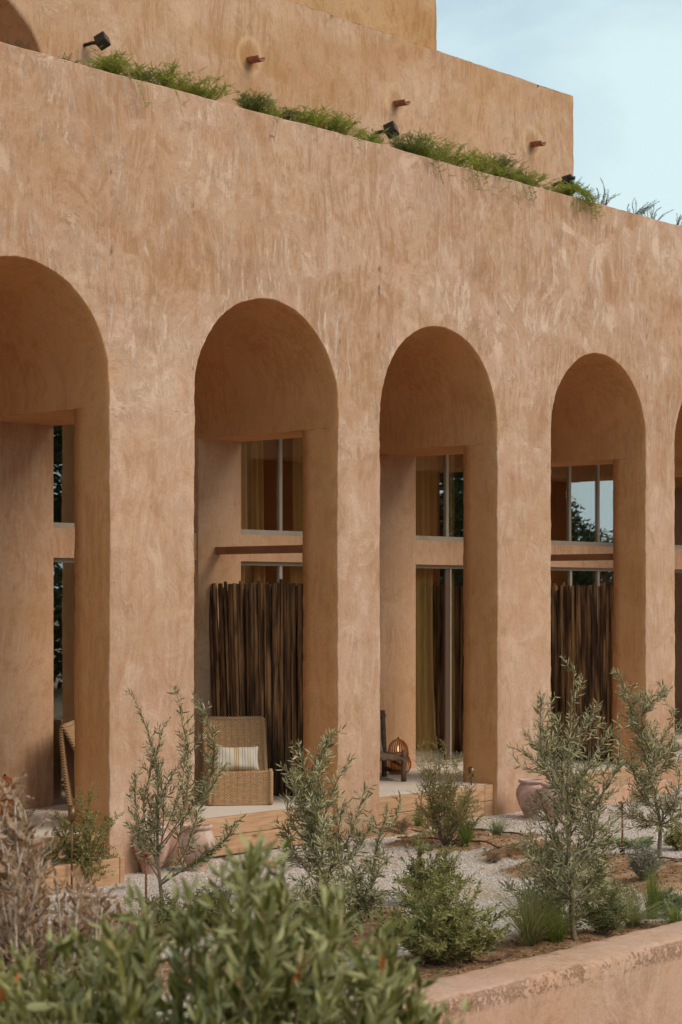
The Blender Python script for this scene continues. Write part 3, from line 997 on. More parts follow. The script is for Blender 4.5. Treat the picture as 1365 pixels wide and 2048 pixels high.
# ------------------------------------------------------------------ terrace with timber edge
ter = box('terrace', XL + .3, XR - .3, 0.13, YP + .12, -0.4, FLOOR, M['floor'])
tag(ter, 'pale cement terrace floor running behind the pillars', None, None, 'structure')
def sleeper(xa, xb, y0, y1, z0, z1, parent=ter):
    o = box('timber_sleeper', xa, xb, y0, y1, z0, z1, M['timber'], parent, bevel=.006, seg=2)
    return o
for bi, (a, b) in enumerate(arches):
    x0, x1 = a + .006, b - .006
    j = x1 - (.16 if bi == 3 else (.6 if bi == 4 else .001))
    for (z0, z1, jj) in ((FLOOR - .185, FLOOR - .002, j), (FLOOR - .38, FLOOR - .19, j if bi == 3 else x1)):
        if jj < x1 - .01:
            sleeper(x0, jj - .003, .055, .128, z0, z1)
            sleeper(jj + .003, x1, .055, .128, z0, z1)
        else:
            sleeper(x0, x1, .055, .128, z0, z1)
# low timber step in front of arch 1
stp = thing('timber_step', (0, 0, 0), 0, 'low timber-edged step at the foot of the leftmost arch', 'step')
xe = P(250, 1716, y=-.37).x
box('step_fill', -6.3, xe - .04, -.30, -.004, -.3, 0.0, M['floor'], stp)
box('timber_sleeper', -6.3, xe - .062, -.37, -.302, -.3, .012, M['timber'], stp, bevel=.005)
box('end_board', xe - .058, xe, -.372, -.02, -.3, .016, M['timber'], stp, bevel=.005)
# plaster step in front of arch 4
ps = box('plaster_step', 3.86, P(1325, 1560, y=-.2).x, -.36, -.02, -.4, .055, M['wall'], bevel=.015, seg=2)
tag(ps, 'low plastered step below the timber edge of the fourth arch', 'step')

# ------------------------------------------------------------------ garden wall
gw = thing('garden_wall', (0, 0, 0), 0, 'low thick plastered garden wall crossing the lower right corner', 'wall')
V, F = [], []
xs = zs(-13, 9, .06)
prof = [(-7.30, -.6), (-7.30, -.3), (-7.30, -.1), (-7.30, .08), (-7.30, .2), (-7.30, .275), (-7.285, .297), (-7.24, .305), (-7.1, .308), (-6.95, .303), (-6.90, .297), (-6.875, .27), (-6.87, 0), (-6.87, -.4)]
grid_add(V, F, [[(x, y, z) for (y, z) in prof] for x in xs])
finish('wall_body', V, F, M['wall'], gw)

# ------------------------------------------------------------------ beams and pole fences
rnd_ = random.Random(4)
def pole_mesh(k):
    r = random.Random(k)
    n = 9
    H = 2.33
    pts, rad = [], []
    ax, ay = r.uniform(-.008, .008), r.uniform(-.006, .006)
    for i in range(n):
        u = i / (n - 1)
        pts.append((ax * math.sin(u * 3.1 + k) + r.uniform(-.004, .004), ay * math.sin(u * 4 + k * 2) + r.uniform(-.004, .004), H * u))
        rad.append((.0235 - .0015 * u) * r.uniform(.85, 1.12))
    V, F = tube_data(pts, rad, 7)
    me = bpy.data.meshes.new('pole')
    me.from_pydata([tuple(v) for v in V], [], F)
    for p in me.polygons: p.use_smooth = len(p.vertices) == 4
    me.materials.append(M['pole'])
    return me
pole_meshes = [pole_mesh(k) for k in range(9)]
def fence(xc, label):
    f = thing('pole_fence', (xc, 0, FLOOR), 0, label, 'fence', 'stick screens between the terraces')
    n = 50
    for i in range(n):
        u = i / (n - 1)
        y = .47 + u * 1.52
        o = bpy.data.objects.new('pole', pole_meshes[rnd_.randrange(9)])
        link(o, f)
        o.location = (rnd_.uniform(-.012, .012) + (.03 if i % 3 == 0 else 0), y + rnd_.uniform(-.006, .006), 0)
        lean = (u ** 2) * 0.055
        o.rotation_euler = (-lean + rnd_.uniform(-.003, .003), rnd_.uniform(-.006, .006), 0)
        s = rnd_.uniform(.85, 1.15)
        o.scale = (s, s, rnd_.uniform(.994, 1.002) if rnd_.random() < .85 else rnd_.uniform(1.0, 1.02))
        if rnd_.random() < .3: o.rotation_euler.z = rnd_.uniform(0, 6)
    for i in range(30):
        o = bpy.data.objects.new('pole', pole_meshes[rnd_.randrange(9)])
        link(o, f)
        o.location = (.085 + rnd_.uniform(-.008, .008), .49 + i / 29 * 1.5, 0)
        o.rotation_euler = (-(i / 29) ** 2 * .05, rnd_.uniform(-.01, .01), 0)
        o.scale = (1.1, 1.1, rnd_.uniform(.97, 1.0))
    for zz in ():
        tube('rail', [(.055, .46, zz), (.06, 1.2, zz), (.055, 2.07, zz)], .02, M['pole'], f)
    return f
fence(0.14, 'dark stick screen behind the wicker lounge chair')
fence(6.17, 'dark stick screen in the fourth arch, behind the large olive tree')
for xb_, lab in ((.26, 'reddish brown beam above the stick screen behind the wicker chair'), (6.22, 'reddish brown beam above the stick screen in the fourth arch')):
    o = box('beam', xb_ - .045, xb_ + .045, .502, YP - .002, 2.86, 2.945, M['beam'], None, bevel=.004)
    tag(o, lab, 'beam', 'beams above the stick screens')

# curtains
def Xc(px): return P(px, 1190, y=2.36).x
for (p0, p1, z0, z1, fo, fl, lab) in (
        (472, 493, 3.14, 4.48, 2, 0, 'ochre curtain bunched at the left of the upper window seen through the second arch'),
        (506, 526, 3.14, 4.48, 2, 0, 'ochre curtain left of the mullion in the upper window seen through the second arch'),
        (588, 620, 3.14, 4.48, 2, 0, 'ochre curtain at the right of the upper window seen through the second arch'),
        (472, 490, .2, 2.75, 2, 0, 'ochre curtain showing above the left end of the stick screen in the second arch'),
        (510, 531, .2, 2.75, 2, 0, 'ochre curtain left of the mullion above the stick screen in the second arch'),
        (582, 620, .2, 2.75, 3, 0, 'ochre curtain right of the mullion above the stick screen in the second arch'),
        (824, 876, 3.14, 4.48, 4.5, 0, 'ochre curtain in the left pane of the upper window seen through the third arch'),
        (895, 909, 3.14, 4.48, 1.5, 0, 'narrow ochre curtain right of the mullion in the upper window of the third arch'),
        (824, 868, .2, 2.75, 3.2, .12, 'long ochre curtain behind the sliding door of the third arch'),
        (897, 909, .2, 2.75, 1.5, 0, 'narrow ochre curtain behind the right leaf of the sliding door in the third arch'),
        (1196, 1260, 3.14, 4.48, 6, 0, 'brown curtain behind the right of the upper window in the fourth arch')):
    cu = curtain(Xc(p0), Xc(p1), z0, z1, fo, lab, flare=fl, y=2.36)
    if lab.startswith('brown'): cu.data.materials[0] = M['curtain_brown']

# ------------------------------------------------------------------ wicker chairs
def ribbon(name, prof, width, thick, mat, parent):
    """a strip following prof = [(d, z)] with the given width (along local X)"""
    pts = [Vector((0, d, z)) for d, z in prof]
    # resample smoothly
    sm = []
    n = len(pts)
    for i in range(n - 1):
        p0, p1, p2, p3 = pts[max(i - 1, 0)], pts[i], pts[i + 1], pts[min(i + 2, n - 1)]
        for k in range(6):
            u = k / 6
            sm.append(0.5 * ((2 * p1) + (-p0 + p2) * u + (2 * p0 - 5 * p1 + 4 * p2 - p3) * u * u + (-p0 + 3 * p1 - 3 * p2 + p3) * u ** 3))
    sm.append(pts[-1])
    n = len(sm)
    nx_ = 9
    me = bpy.data.meshes.new(name)
    V, F, UV = [], [], []
    L = [0]
    for i in range(1, n): L.append(L[-1] + (sm[i] - sm[i - 1]).length)
    nor = []
    for i in range(n):
        tt = (sm[min(i + 1, n - 1)] - sm[max(i - 1, 0)]).normalized()
        nor.append(Vector((0, -tt.z, tt.y)))
    for side in (1, -1):
        for i in range(n):
            for j in range(nx_ + 1):
                x = -width / 2 + width * j / nx_
                sag = -0.012 * (1 - (2 * x / width) ** 2)
                V.append(sm[i] + nor[i] * (side * thick / 2 + sag) + Vector((x, 0, 0)))
    N = n * (nx_ + 1)
    def id_(s, i, j): return s * N + i * (nx_ + 1) + j
    for i in range(n - 1):
        for j in range(nx_):
            F.append((id_(0, i, j), id_(0, i, j + 1), id_(0, i + 1, j + 1), id_(0, i + 1, j)))
            F.append((id_(1, i, j), id_(1, i + 1, j), id_(1, i + 1, j + 1), id_(1, i, j + 1)))
        for j in (0, nx_):
            F.append((id_(0, i, j), id_(0, i + 1, j), id_(1, i + 1, j), id_(1, i, j)))
    for i in (0, n - 1):
        for j in range(nx_):
            F.append((id_(0, i, j), id_(0, i, j + 1), id_(1, i, j + 1), id_(1, i, j)))
    me.from_pydata([tuple(v) for v in V], [], F)
    uvl = me.uv_layers.new(name='UVMap')
    for lp in me.loops:
        v = lp.vertex_index % N
        i, j = divmod(v, nx_ + 1)
        uvl.data[lp.index].uv = (width * j / nx_, L[i])
    for p in me.polygons: p.use_smooth = True
    me.materials.append(mat)
    o = link(bpy.data.objects.new(name, me), parent)
    return o, sm, nor

def wicker_chair(loc, rz, label, cushion=False):
    c = thing('wicker_chair', loc, rz, label, 'chair')
    W = .64
    # local: front towards -Y
    front, sm1, n1_ = ribbon('front_panel', [(0.0, 0.01), (-.005, .12), (-.012, .26), (-.012, .35)], W, .035, M['weave'], c)
    seat, sm2, n2_ = ribbon('seat', [(-.005, .36), (.12, .335), (.33, .29), (.50, .27)], W, .035, M['weave'], c)
    back, sm3, n3_ = ribbon('backrest', [(.50, .27), (.56, .36), (.68, .58), (.80, .81), (.83, .845)], W, .035, M['weave'], c)
    rear, sm4, n4_ = ribbon('rear_panel', [(.84, .84), (.85, .78), (.82, .45), (.77, .10), (.755, .01)], W, .035, M['weave'], c)
    for s in (-1, 1):
        x = s * (W / 2)
        path = [(x, p.y, p.z) for p in sm1[::3]] + [(x, p.y, p.z) for p in sm2[::3]] + [(x, p.y, p.z) for p in sm3[::3]] + [(x, .845, .855)] + [(x, p.y, p.z) for p in sm4[::3]]
        tube('braided_edge', path, .026, M['braid'], c, 8)
        tube('runner', [(x, 0.0, .02), (x, .38, .02), (x, .755, .02)], .02, M['braid'], c, 8)
    tube('top_roll', [(-W / 2, .835, .855), (0, .835, .85), (W / 2, .835, .855)], .028, M['braid'], c, 8)
    return c

cp = P(481, 1611, z=FLOOR)
yaw = math.atan2(FWD.y, FWD.x) - math.pi / 2
chair1 = wicker_chair((cp.x, cp.y, FLOOR), yaw + R_(8), 'woven wicker lounge chair with a striped cushion, before the stick screen')
cp2 = P(146, 1622, z=FLOOR)
q2 = cp2 + RGT * .74 + FWD * .32
chair2 = wicker_chair((q2.x, q2.y, FLOOR), yaw + R_(88), 'woven wicker chair half hidden behind the pillar of the leftmost arch')

# cushion lying on the chair
def cushion(name, w, h, th, mat, loc, rot, label, cat='cushion'):
    V, F = [], []
    n, m = 20, 14
    me = bpy.data.meshes.new(name)
    uvs = []
    for s in (1, -1):
        for j in range(m + 1):
            for i in range(n + 1):
                u, v = i / n * 2 - 1, j / m * 2 - 1
                e = (max(0, 1 - u ** 4) ** .5) * (max(0, 1 - v ** 4) ** .5)
                pin = 1 - .07 * (1 - abs(u) ** 2) * abs(v) ** 2
                pin2 = 1 - .05 * (1 - abs(v) ** 2) * abs(u) ** 2
                V.append((u * w / 2 * pin2, s * th / 2 * e + .004 * math.sin(u * 7 + v * 3), v * h / 2 * pin))
                uvs.append((i / n, j / m))
    N = (n + 1) * (m + 1)
    for s in (0, 1):
        for j in range(m):
            for i in range(n):
                q = [s * N + j * (n + 1) + i, s * N + j * (n + 1) + i + 1, s * N + (j + 1) * (n + 1) + i + 1, s * N + (j + 1) * (n + 1) + i]
                F.append(tuple(q if s else q[::-1]))
    me.from_pydata(V, [], F)
    uvl = me.uv_layers.new(name='UVMap')
    for lp in me.loops: uvl.data[lp.index].uv = uvs[lp.vertex_index]
    for p in me.polygons: p.use_smooth = True
    me.materials.append(mat)
    o = link(bpy.data.objects.new(name, me))
    o.location = loc
    o.rotation_euler = rot
    tag(o, label, cat)
    return o
mc = Matrix.Translation(Vector((cp.x, cp.y, FLOOR))) @ Matrix.Rotation(yaw + R_(8), 4, 'Z')
lc = mc @ Vector((-.01, .42, .455))
cushion('cushion', .49, .27, .12, M['cushion'], lc, (R_(-22), 0, yaw + R_(7)), 'cream cushion with ochre and brown stripes on the wicker lounge chair')

# ------------------------------------------------------------------ rustic log armchair in arch 3
fl_ = P(808, 1563, z=FLOOR)
rl_ = P(769, 1553, z=FLOOR)
ddir = Vector((fl_.x - rl_.x, fl_.y - rl_.y, 0))
dl = ddir.length
ddir.normalize()
lat = Vector((-ddir.y, ddir.x, 0))          # towards the back-left of the picture
la = thing('log_armchair', (0, 0, 0), 0, 'dark rustic log armchair beside the orange lantern in the third arch', 'chair')
def L3(f, l, z): return Vector((rl_.x, rl_.y, FLOOR)) + ddir * f + lat * l + Vector((0, 0, z))
wdt = -.58
for l in (0, wdt):
    tube('leg', [L3(dl, l, 0), L3(dl, l, .18), L3(dl + .005, l, .37)], [.034, .031, .03], M['log'], la, 10)
    tube('leg', [L3(0, l, 0), L3(0, l, .3), L3(-.03, l, .55), L3(-.06, l, .80)], [.034, .032, .03, .028], M['log'], la, 10)
    tube('side_rail', [L3(0, l, .10), L3(dl * .5, l, .095), L3(dl, l, .11)], .026, M['log'], la, 8)
    tube('side_rail', [L3(0, l, .24), L3(dl * .5, l, .215), L3(dl, l, .17)], .022, M['log'], la, 8)
    tube('seat_rail', [L3(-.02, l, .285), L3(dl * .5, l, .29), L3(dl + .02, l, .29)], .028, M['rope_seat'], la, 8)
tube('front_rail', [L3(dl, 0, .27), L3(dl, wdt / 2, .28), L3(dl, wdt, .27)], .027, M['log'], la, 8)
tube('back_rail', [L3(-.05, .03, .73), L3(-.05, wdt / 2, .74), L3(-.05, wdt - .05, .73)], .026, M['log'], la, 8)
tube('back_rail', [L3(-.03, 0, .45), L3(-.03, wdt / 2, .45), L3(-.03, wdt, .45)], .022, M['log'], la, 8)
V, F = [], []
grid_add(V, F, [[tuple(L3(f, l, .30 - .02 * math.sin(l / wdt * math.pi))) for l in np.linspace(-.02, wdt + .02, 8)] for f in np.linspace(.0, dl, 6)])
grid_add(V, F, [[tuple(L3(f, l, .27 - .02 * math.sin(l / wdt * math.pi))) for l in np.linspace(-.02, wdt + .02, 8)] for f in np.linspace(.0, dl, 6)])
mesh_obj('woven_seat', V, F, M['rope_seat'], la, True)
lc = L3(.03, wdt * .5, .48)
cushion('cushion', .5, .38, .13, M['cushion_plain'], lc, (R_(-14), 0, math.atan2(lat.y, lat.x)), 'grey cushion against the back of the log armchair')

# ------------------------------------------------------------------ rattan lanterns
def lantern(loc, label):
    g = thing('rattan_lantern', loc, 0, label, 'lantern', 'orange rattan lanterns on the terrace')
    prof = [(.085, .0), (.125, .03), (.155, .09), (.158, .14), (.135, .20), (.118, .235)]
    dome = [(.122, .245), (.122, .30), (.105, .36), (.07, .405), (.02, .43), (.004, .437)]
    V, F = [], []
    n = 24
    for k in range(n):
        a = 2 * math.pi * k / n
        tube_data([(r * math.cos(a), r * math.sin(a), z) for r, z in prof], .0055, 5, True, V, F)
        tube_data([(r * math.cos(a), r * math.sin(a), z) for r, z in dome], .005, 5, True, V, F)
    mesh_obj('cage', V, F, M['rattan'], g, True)
    for (r, z, w) in ((.088, .005, .009), (.122, .24, .01), (.13, .255, .007)):
        pts = [(r * math.cos(2 * math.pi * k / 28), r * math.sin(2 * math.pi * k / 28), z) for k in range(29)]
        tube('hoop', pts, w, M['rattan'], g, 6)
    tube('finial', [(0, 0, .43), (0, 0, .455)], [.016, .008], M['black'], g, 8)
    lathe('inner_drum', [(.0, .02), (.075, .02), (.11, .09), (.11, .15), (.09, .21), (.0, .215)], M['rattan'], g, 20)
    lathe('bulb', [(.001, .27), (.010, .28), (.013, .31), (.007, .34), (.001, .35)], M['glow'], g, 12)
    return g
lp = P(797, 1548, z=FLOOR)
lan = lantern((lp.x, lp.y, FLOOR), 'orange rattan lantern on the terrace of the third arch, behind the log armchair')
lp = P(10, 1642, z=FLOOR)
lan2 = copy_tree(lan)
lan2.location = (lp.x, lp.y, FLOOR)
lan2.rotation_euler.z = .3
tag(lan2, 'orange rattan lantern at the left edge of the picture, behind the dry shrub')
w = P(771, 1540, z=FLOOR)
wire = tube('lantern_cable', [(w.x, w.y, FLOOR + .008), (w.x + .05, w.y - .08, FLOOR + .012), (w.x + .14, w.y - .06, FLOOR + .03), (w.x + .13, w.y + .06, FLOOR + .01), (w.x + .04, w.y + .05, FLOOR + .008)], .006, M['white'])
tag(wire, 'white cable looped on the floor under the log armchair', 'cable')

# ------------------------------------------------------------------ urns
uprof = [(0, .012), (.085, .0), (.092, .012), (.088, .03), (.105, .08), (.150, .17), (.176, .26), (.172, .32), (.148, .37), (.128, .392), (.127, .402),
         (.146, .408), (.150, .425), (.146, .44), (.128, .443), (.115, .43), (.112, .40), (.14, .35), (.155, .26), (.12, .1), (0, .06)]
URN = lathe('clay_urn', uprof, M['urn'], None, 40)
urns = [(303, 1745, 1.03, 'pink clay urn behind the young olive tree at the wide left pillar'),
        (394, 1741, 1.0, 'pink clay urn right of the thin olive tree, before the timber terrace edge'),
        (1063, 1634, 1.0, 'weathered clay urn at the foot of the pillar between the third and fourth arches'),
        (1108, 1640, .98, 'clay urn half hidden by the large olive tree')]
for i, (px, py, s, lab) in enumerate(urns):
    p = P(px, py, z=-.16)
    p = P(px, py, z=gh(p.x, p.y))
    o = URN if i == 0 else URN.copy()
    if i: link(o)
    o.location = (p.x, p.y, gh(p.x, p.y) - .01)
    o.rotation_euler.z = i * 1.7
    o.scale = (s, s, s)
    tag(o, lab, 'urn', 'clay urns by the pillars')

# ------------------------------------------------------------------ garden lights
def path_light(px, py, h, label):
    p = P(px, py, z=-.15)
    z = gh(p.x, p.y)
    g = thing('path_light', (p.x, p.y, z), 0, label, 'garden light', 'rusty path lights')
    tube('post', [(0, 0, 0), (.004, 0, h * .5), (.0, 0, h)], .010, M['rust'], g, 8)
    lathe('cap', [(0, h + .014), (.042, h + .010), (.044, h), (.0, h - .004)], M['rust'], g, 16)
    lathe('base', [(0, .07), (.034, .07), (.036, .06), (.026, .055), (.026, -.05)], M['black'], g, 16)
path_light(292, 1838, .57, 'thin rusty path light left of the thin olive tree near the left pillar')
path_light(1245, 1702, .50, 'thin rusty path light between the two right olive trees')
def spot(px, py, zb, y, label, tilt=.3):
    p = P(px, py, y=y)
    g = thing('spotlight', (p.x, p.y, zb), 0, label, 'spotlight', 'bronze spotlights at the pillar feet')
    h = p.z - zb
    tube('stake', [(0, 0, 0), (0, 0, h)], .009, M['bronze'], g, 6)
    Mx = Matrix.Translation((0, 0, h + .045)) @ Matrix.Rotation(tilt, 4, (RGT.y * 0 + .66, -.75, 0)) 
    a_, b_ = Mx @ Vector((0, 0, -.05)), Mx @ Vector((0, 0, .08))
    tube('lamp_head', [a_, b_], .033, M['bronze'], g, 18)
    c_ = Mx @ Vector((0, 0, .084))
    tube('lens', [b_, c_], .027, M['black_glass'], g, 18)
spot(144, 1640, gh(-4, -.5), -.42, 'bronze spotlight standing before the leftmost terrace', -.25)
spot(943, 1556, FLOOR, .16, 'bronze spotlight at the pillar foot behind the wispy shrub in the third arch', .12)
spot(1240, 1524, FLOOR, .16, 'bronze spotlight at the pillar foot in the fourth arch', .05)

def flood(px, py, y, size, rot, label, eye=False):
    p = P(px, py, y=y)
    g = thing('floodlight', p, 0, label, 'floodlight', 'black floodlights on the upper storey')
    Mx = Euler(rot).to_matrix().to_4x4()
    s = size / 2
    box('housing', -s, s, -s, s, -s, s, M['black'], g, bevel=size * .04, M=Mx)
    box('lens', -s * .85, s * .85, -s * 1.04, -s * 1.0, -s * .85, s * .85, M['black_glass'], g, M=Mx)
    back = Mx @ Vector((-s * .3, s, 0))
    tube('arm', [back, back + Vector((-.03, .03, 0)), Vector((-.09, 3.0 - p.y, -.03))], size * .16, M['black'], g, 10)
    return g
flood(205, 82, 2.80, .13, (R_(-28), R_(22), R_(12)), 'black cube floodlight left on the upper wall, above the fern')
flood(783, 260, 2.80, .15, (R_(-22), R_(18), R_(15)), 'black floodlight half sunk in the fern below the middle spout')
f3 = flood(1137, 364, 2.80, .15, (R_(-15), R_(28), R_(15)), 'black floodlight at the right end of the upper wall')
p = P(1151, 357, y=2.65)
tube('lamp_head', [Vector((p.x, p.y, p.z)) - f3.location, Vector((p.x - .07, p.y + .09, p.z + .03)) - f3.location], .03, M['black'], f3, 16)

# ------------------------------------------------------------------ plants
class Plant:
    def __init__(s, seed):
        s.r = random.Random(seed)
        s.rng = np.random.default_rng(seed)
        s.V, s.F = [], []
        s.lp, s.ld, s.ln, s.ll, s.lw = [], [], [], [], []
    def stem(s, pts, r0, r1, sides=5):
        n = len(pts)
        tube_data(pts, [r0 + (r1 - r0) * i / (n - 1) for i in range(n)], sides, False, s.V, s.F)
    def curve(s, a, b, bend=.1, n=7, up=0.0):
        a, b = Vector(a), Vector(b)
        L = (b - a).length
        o1 = Vector((s.r.uniform(-1, 1), s.r.uniform(-1, 1), s.r.uniform(-.3, .3))) * L * bend
        o2 = Vector((s.r.uniform(-1, 1), s.r.uniform(-1, 1), s.r.uniform(-.3, .3))) * L * bend * .35
        out = []
        for i in range(n):
            u = i / (n - 1)
            out.append(a.lerp(b, u) + o1 * math.sin(u * math.pi) + o2 * math.sin(u * 2 * math.pi) + Vector((0, 0, up * L * math.sin(u * math.pi))))
        return out
    def leaves(s, pts, spacing, ll, lw, ang=.8, t0=0.0, jitter=.25, flat=0.0, pair=2):
        """leaves along a polyline"""
        P_ = np.array([tuple(p) for p in pts])
        seg = np.diff(P_, axis=0)
        Ls = np.linalg.norm(seg, axis=1)
        tot = Ls.sum()
        if tot < 1e-6: return
        n = max(1, int(tot * (1 - t0) / spacing))
        d = np.linspace(t0 * tot, tot * .999, n)
        d = np.repeat(d, pair)
        cum = np.concatenate([[0], np.cumsum(Ls)])
        k = np.clip(np.searchsorted(cum, d, side='right') - 1, 0, len(Ls) - 1)
        u = (d - cum[k]) / Ls[k]
        pos = P_[k] + seg[k] * u[:, None]
        T = seg[k] / Ls[k][:, None]
        ref = np.tile(np.array([0.13, 0.27, 0.95]), (len(d), 1))
        A = np.cross(T, ref); A /= np.linalg.norm(A, axis=1)[:, None] + 1e-9
        B = np.cross(T, A)
        base = np.repeat(np.arange(n) * 1.7 + s.rng.uniform(0, 6), pair) + np.tile(np.arange(pair) * 2 * math.pi / pair, n) + s.rng.normal(0, .4, len(d))
        rad = A * np.cos(base)[:, None] + B * np.sin(base)[:, None]
        an = ang + s.rng.normal(0, jitter, len(d))
        D = T * np.cos(an)[:, None] + rad * np.sin(an)[:, None]
        N = np.cross(np.cross(T, rad), D) + s.rng.normal(0, .35, D.shape)
        N -= D * (N * D).sum(1)[:, None]
        N /= np.linalg.norm(N, axis=1)[:, None] + 1e-9
        s.lp.append(pos); s.ld.append(D); s.ln.append(N)
        f = s.rng.uniform(.6, 1.15, len(d)) * (1 - .35 * (d / tot) ** 3)
        s.ll.append(ll * f); s.lw.append(lw * f)
    def arrays(s):
        return [np.concatenate(a) for a in (s.lp, s.ld, s.ln, s.ll, s.lw)]
    @staticmethod
    def leaf_geo(p, D, N, L, W, curl=.12, fold=.18):
        S = np.cross(D, N)
        L_, W_ = L[:, None], W[:, None]
        v = np.stack([p,
                      p + D * L_ * .32 + S * W_ * .48 + N * W_ * fold,
                      p + D * L_ * .68 + S * W_ * .42 + N * (W_ * fold - L_ * curl * .3),
                      p + D * L_ - N * L_ * curl,
                      p + D * L_ * .68 - S * W_ * .42 + N * (W_ * fold - L_ * curl * .3),
                      p + D * L_ * .32 - S * W_ * .48 + N * W_ * fold], 1).reshape(-1, 3)
        n = len(p)
        i = np.arange(n)[:, None] * 6
        f = np.concatenate([i + np.array([0, 1, 2, 3]), i + np.array([0, 3, 4, 5])], 1).reshape(-1, 4)
        return v, f
    def build(s, name, loc, leafmat, stemmat, label, cat, group=None, kind=None, stem_name='stems', foliage='foliage', parts=0, curl=.12):
        root = thing(name, loc, 0, label, cat, group, kind)
        if s.V: mesh_obj(stem_name, s.V, s.F, stemmat, root, True)
        p, D, N, L, W = s.arrays()
        if parts:
            # the leaves that show largest become objects of their own
            wpos = p + np.array(tuple(loc))
            cv = wpos - np.array(tuple(CAM))
            zc = cv @ np.array(tuple(FWD))
            xc = cv @ np.array(tuple(RGT)) / zc * FPX + 682.5
            yc = 1190 - cv[:, 2] / zc * FPX
            vis = (xc > 0) & (xc < 1365) & (yc > 0) & (yc < 2040)
            score = np.where(vis, L / zc, -1)
            top = yc + np.random.default_rng(1).normal(0, 60, len(yc))
            score = np.where(vis, score * 1000 - top * .01, -1e9)
            order = np.argsort(-score)
            pick = order[:parts]
            rest = np.setdiff1d(np.arange(len(p)), pick)
            lv, lf = s.leaf_geo(np.zeros((1, 3)), np.array([[0, 1.0, 0]]), np.array([[0, 0, 1.0]]), np.array([1.0]), np.array([.32]), curl, .18)
            me = bpy.data.meshes.new('leaf')
            me.from_pydata([tuple(v) for v in lv], [], [tuple(int(q) for q in f) for f in lf])
            for q in me.polygons: q.use_smooth = True
            me.materials.append(leafmat)
            for i in pick:
                d_, n_ = Vector(D[i]), Vector(N[i])
                s_ = d_.cross(n_)
                mt = Matrix(((s_.x, d_.x, n_.x, p[i][0]), (s_.y, d_.y, n_.y, p[i][1]), (s_.z, d_.z, n_.z, p[i][2]), (0, 0, 0, 1)))
                o = bpy.data.objects.new('leaf', me)
                link(o, root)
                o.matrix_local = mt @ Matrix.Diagonal((W[i] / .32, L[i], L[i], 1))
            p, D, N, L, W = p[rest], D[rest], N[rest], L[rest], W[rest]
        v, f = s.leaf_geo(p, D, N, L, W, curl)
        fo = fast_mesh(foliage, v, f, leafmat, root, True)
        fo['kind'] = 'stuff'
        return root

def olive(px, py, tips, label, seed, leafmat='olive', ll=.074, lw=.0135, twig=.30, twigs=15, spacing=.017, trunk_h=.25, r0=.02, depth=.25, low=.25, cat='tree', name='olive_tree', group='young olive trees in the gravel garden', spread=1.0, stemmat='stem', multi=1.0):
    """tips are pixel positions of the branch ends"""
    b = P(px, py, z=-.15)
    zb = gh(b.x, b.y)
    b = P(px, py, z=zb)
    pl = Plant(seed)
    dist = (b - CAM).dot(FWD)
    t0 = Vector((pl.r.uniform(-.03, .03), pl.r.uniform(-.03, .03), trunk_h))
    trunk = pl.curve((0, 0, -.05), t0, .08, 5)
    pl.stem(trunk, r0, r0 * .8, 7)
    leader = None
    for (tx, ty) in tips:
        dd = pl.r.uniform(-depth, depth)
        w_ = P(tx, ty, dist=dist + dd) - Vector((b.x, b.y, zb))
        if leader is None:
            m = pl.curve(t0, w_, .06, 12)
            leader = m
            pl.stem(m, r0 * .8, .002, 6)
        else:
            rr = (Vector((w_.x, w_.y, 0)) - Vector((t0.x, t0.y, 0))).length
            sz_ = max(0.0, (w_.z - rr * pl.r.uniform(.9, 1.6) - .12 - t0.z) / max(.1, leader[-1].z - t0.z))
            sz_ = min(sz_, .8) * multi
            i0 = min(int(sz_ * 11), 10)
            st_ = leader[i0].lerp(leader[i0 + 1], sz_ * 11 - i0)
            m = pl.curve(st_, w_, .14, 12, up=-.06)
            pl.stem(m, r0 * .42 * (1 - .5 * sz_), .0015, 5)
        pl.leaves(m, spacing, ll, lw, .75, .35)
        L = (m[-1] - m[0]).length
        nt = max(5, int(twigs * 2.5 * L * pl.r.choice((.3, .6, 1.0, 1.4))))
        for k in range(nt):
            u = low + (1 - low) * (k + pl.r.random()) / nt
            i = min(int(u * 11), 10)
            q = Vector(m[i]).lerp(Vector(m[i + 1]), u * 11 - i)
            T = (Vector(m[i + 1]) - Vector(m[i])).normalized()
            a = pl.r.uniform(0, 6.283)
            side = Vector((math.cos(a), math.sin(a), pl.r.uniform(-.1, .6)))
            dr = (T * .75 + side * spread).normalized()
            tl = twig * pl.r.uniform(.3, 1.15) * (1.15 - .7 * u)
            tw = pl.curve(q, q + dr * tl, .12, 5, up=-.05)
            pl.stem(tw, .0028, .001, 3)
            pl.leaves(tw, spacing, ll, lw, .8, .08)
    return pl.build(name, (b.x, b.y, zb), M[leafmat], M[stemmat], label, cat, group, stem_name='trunk', foliage='crown')

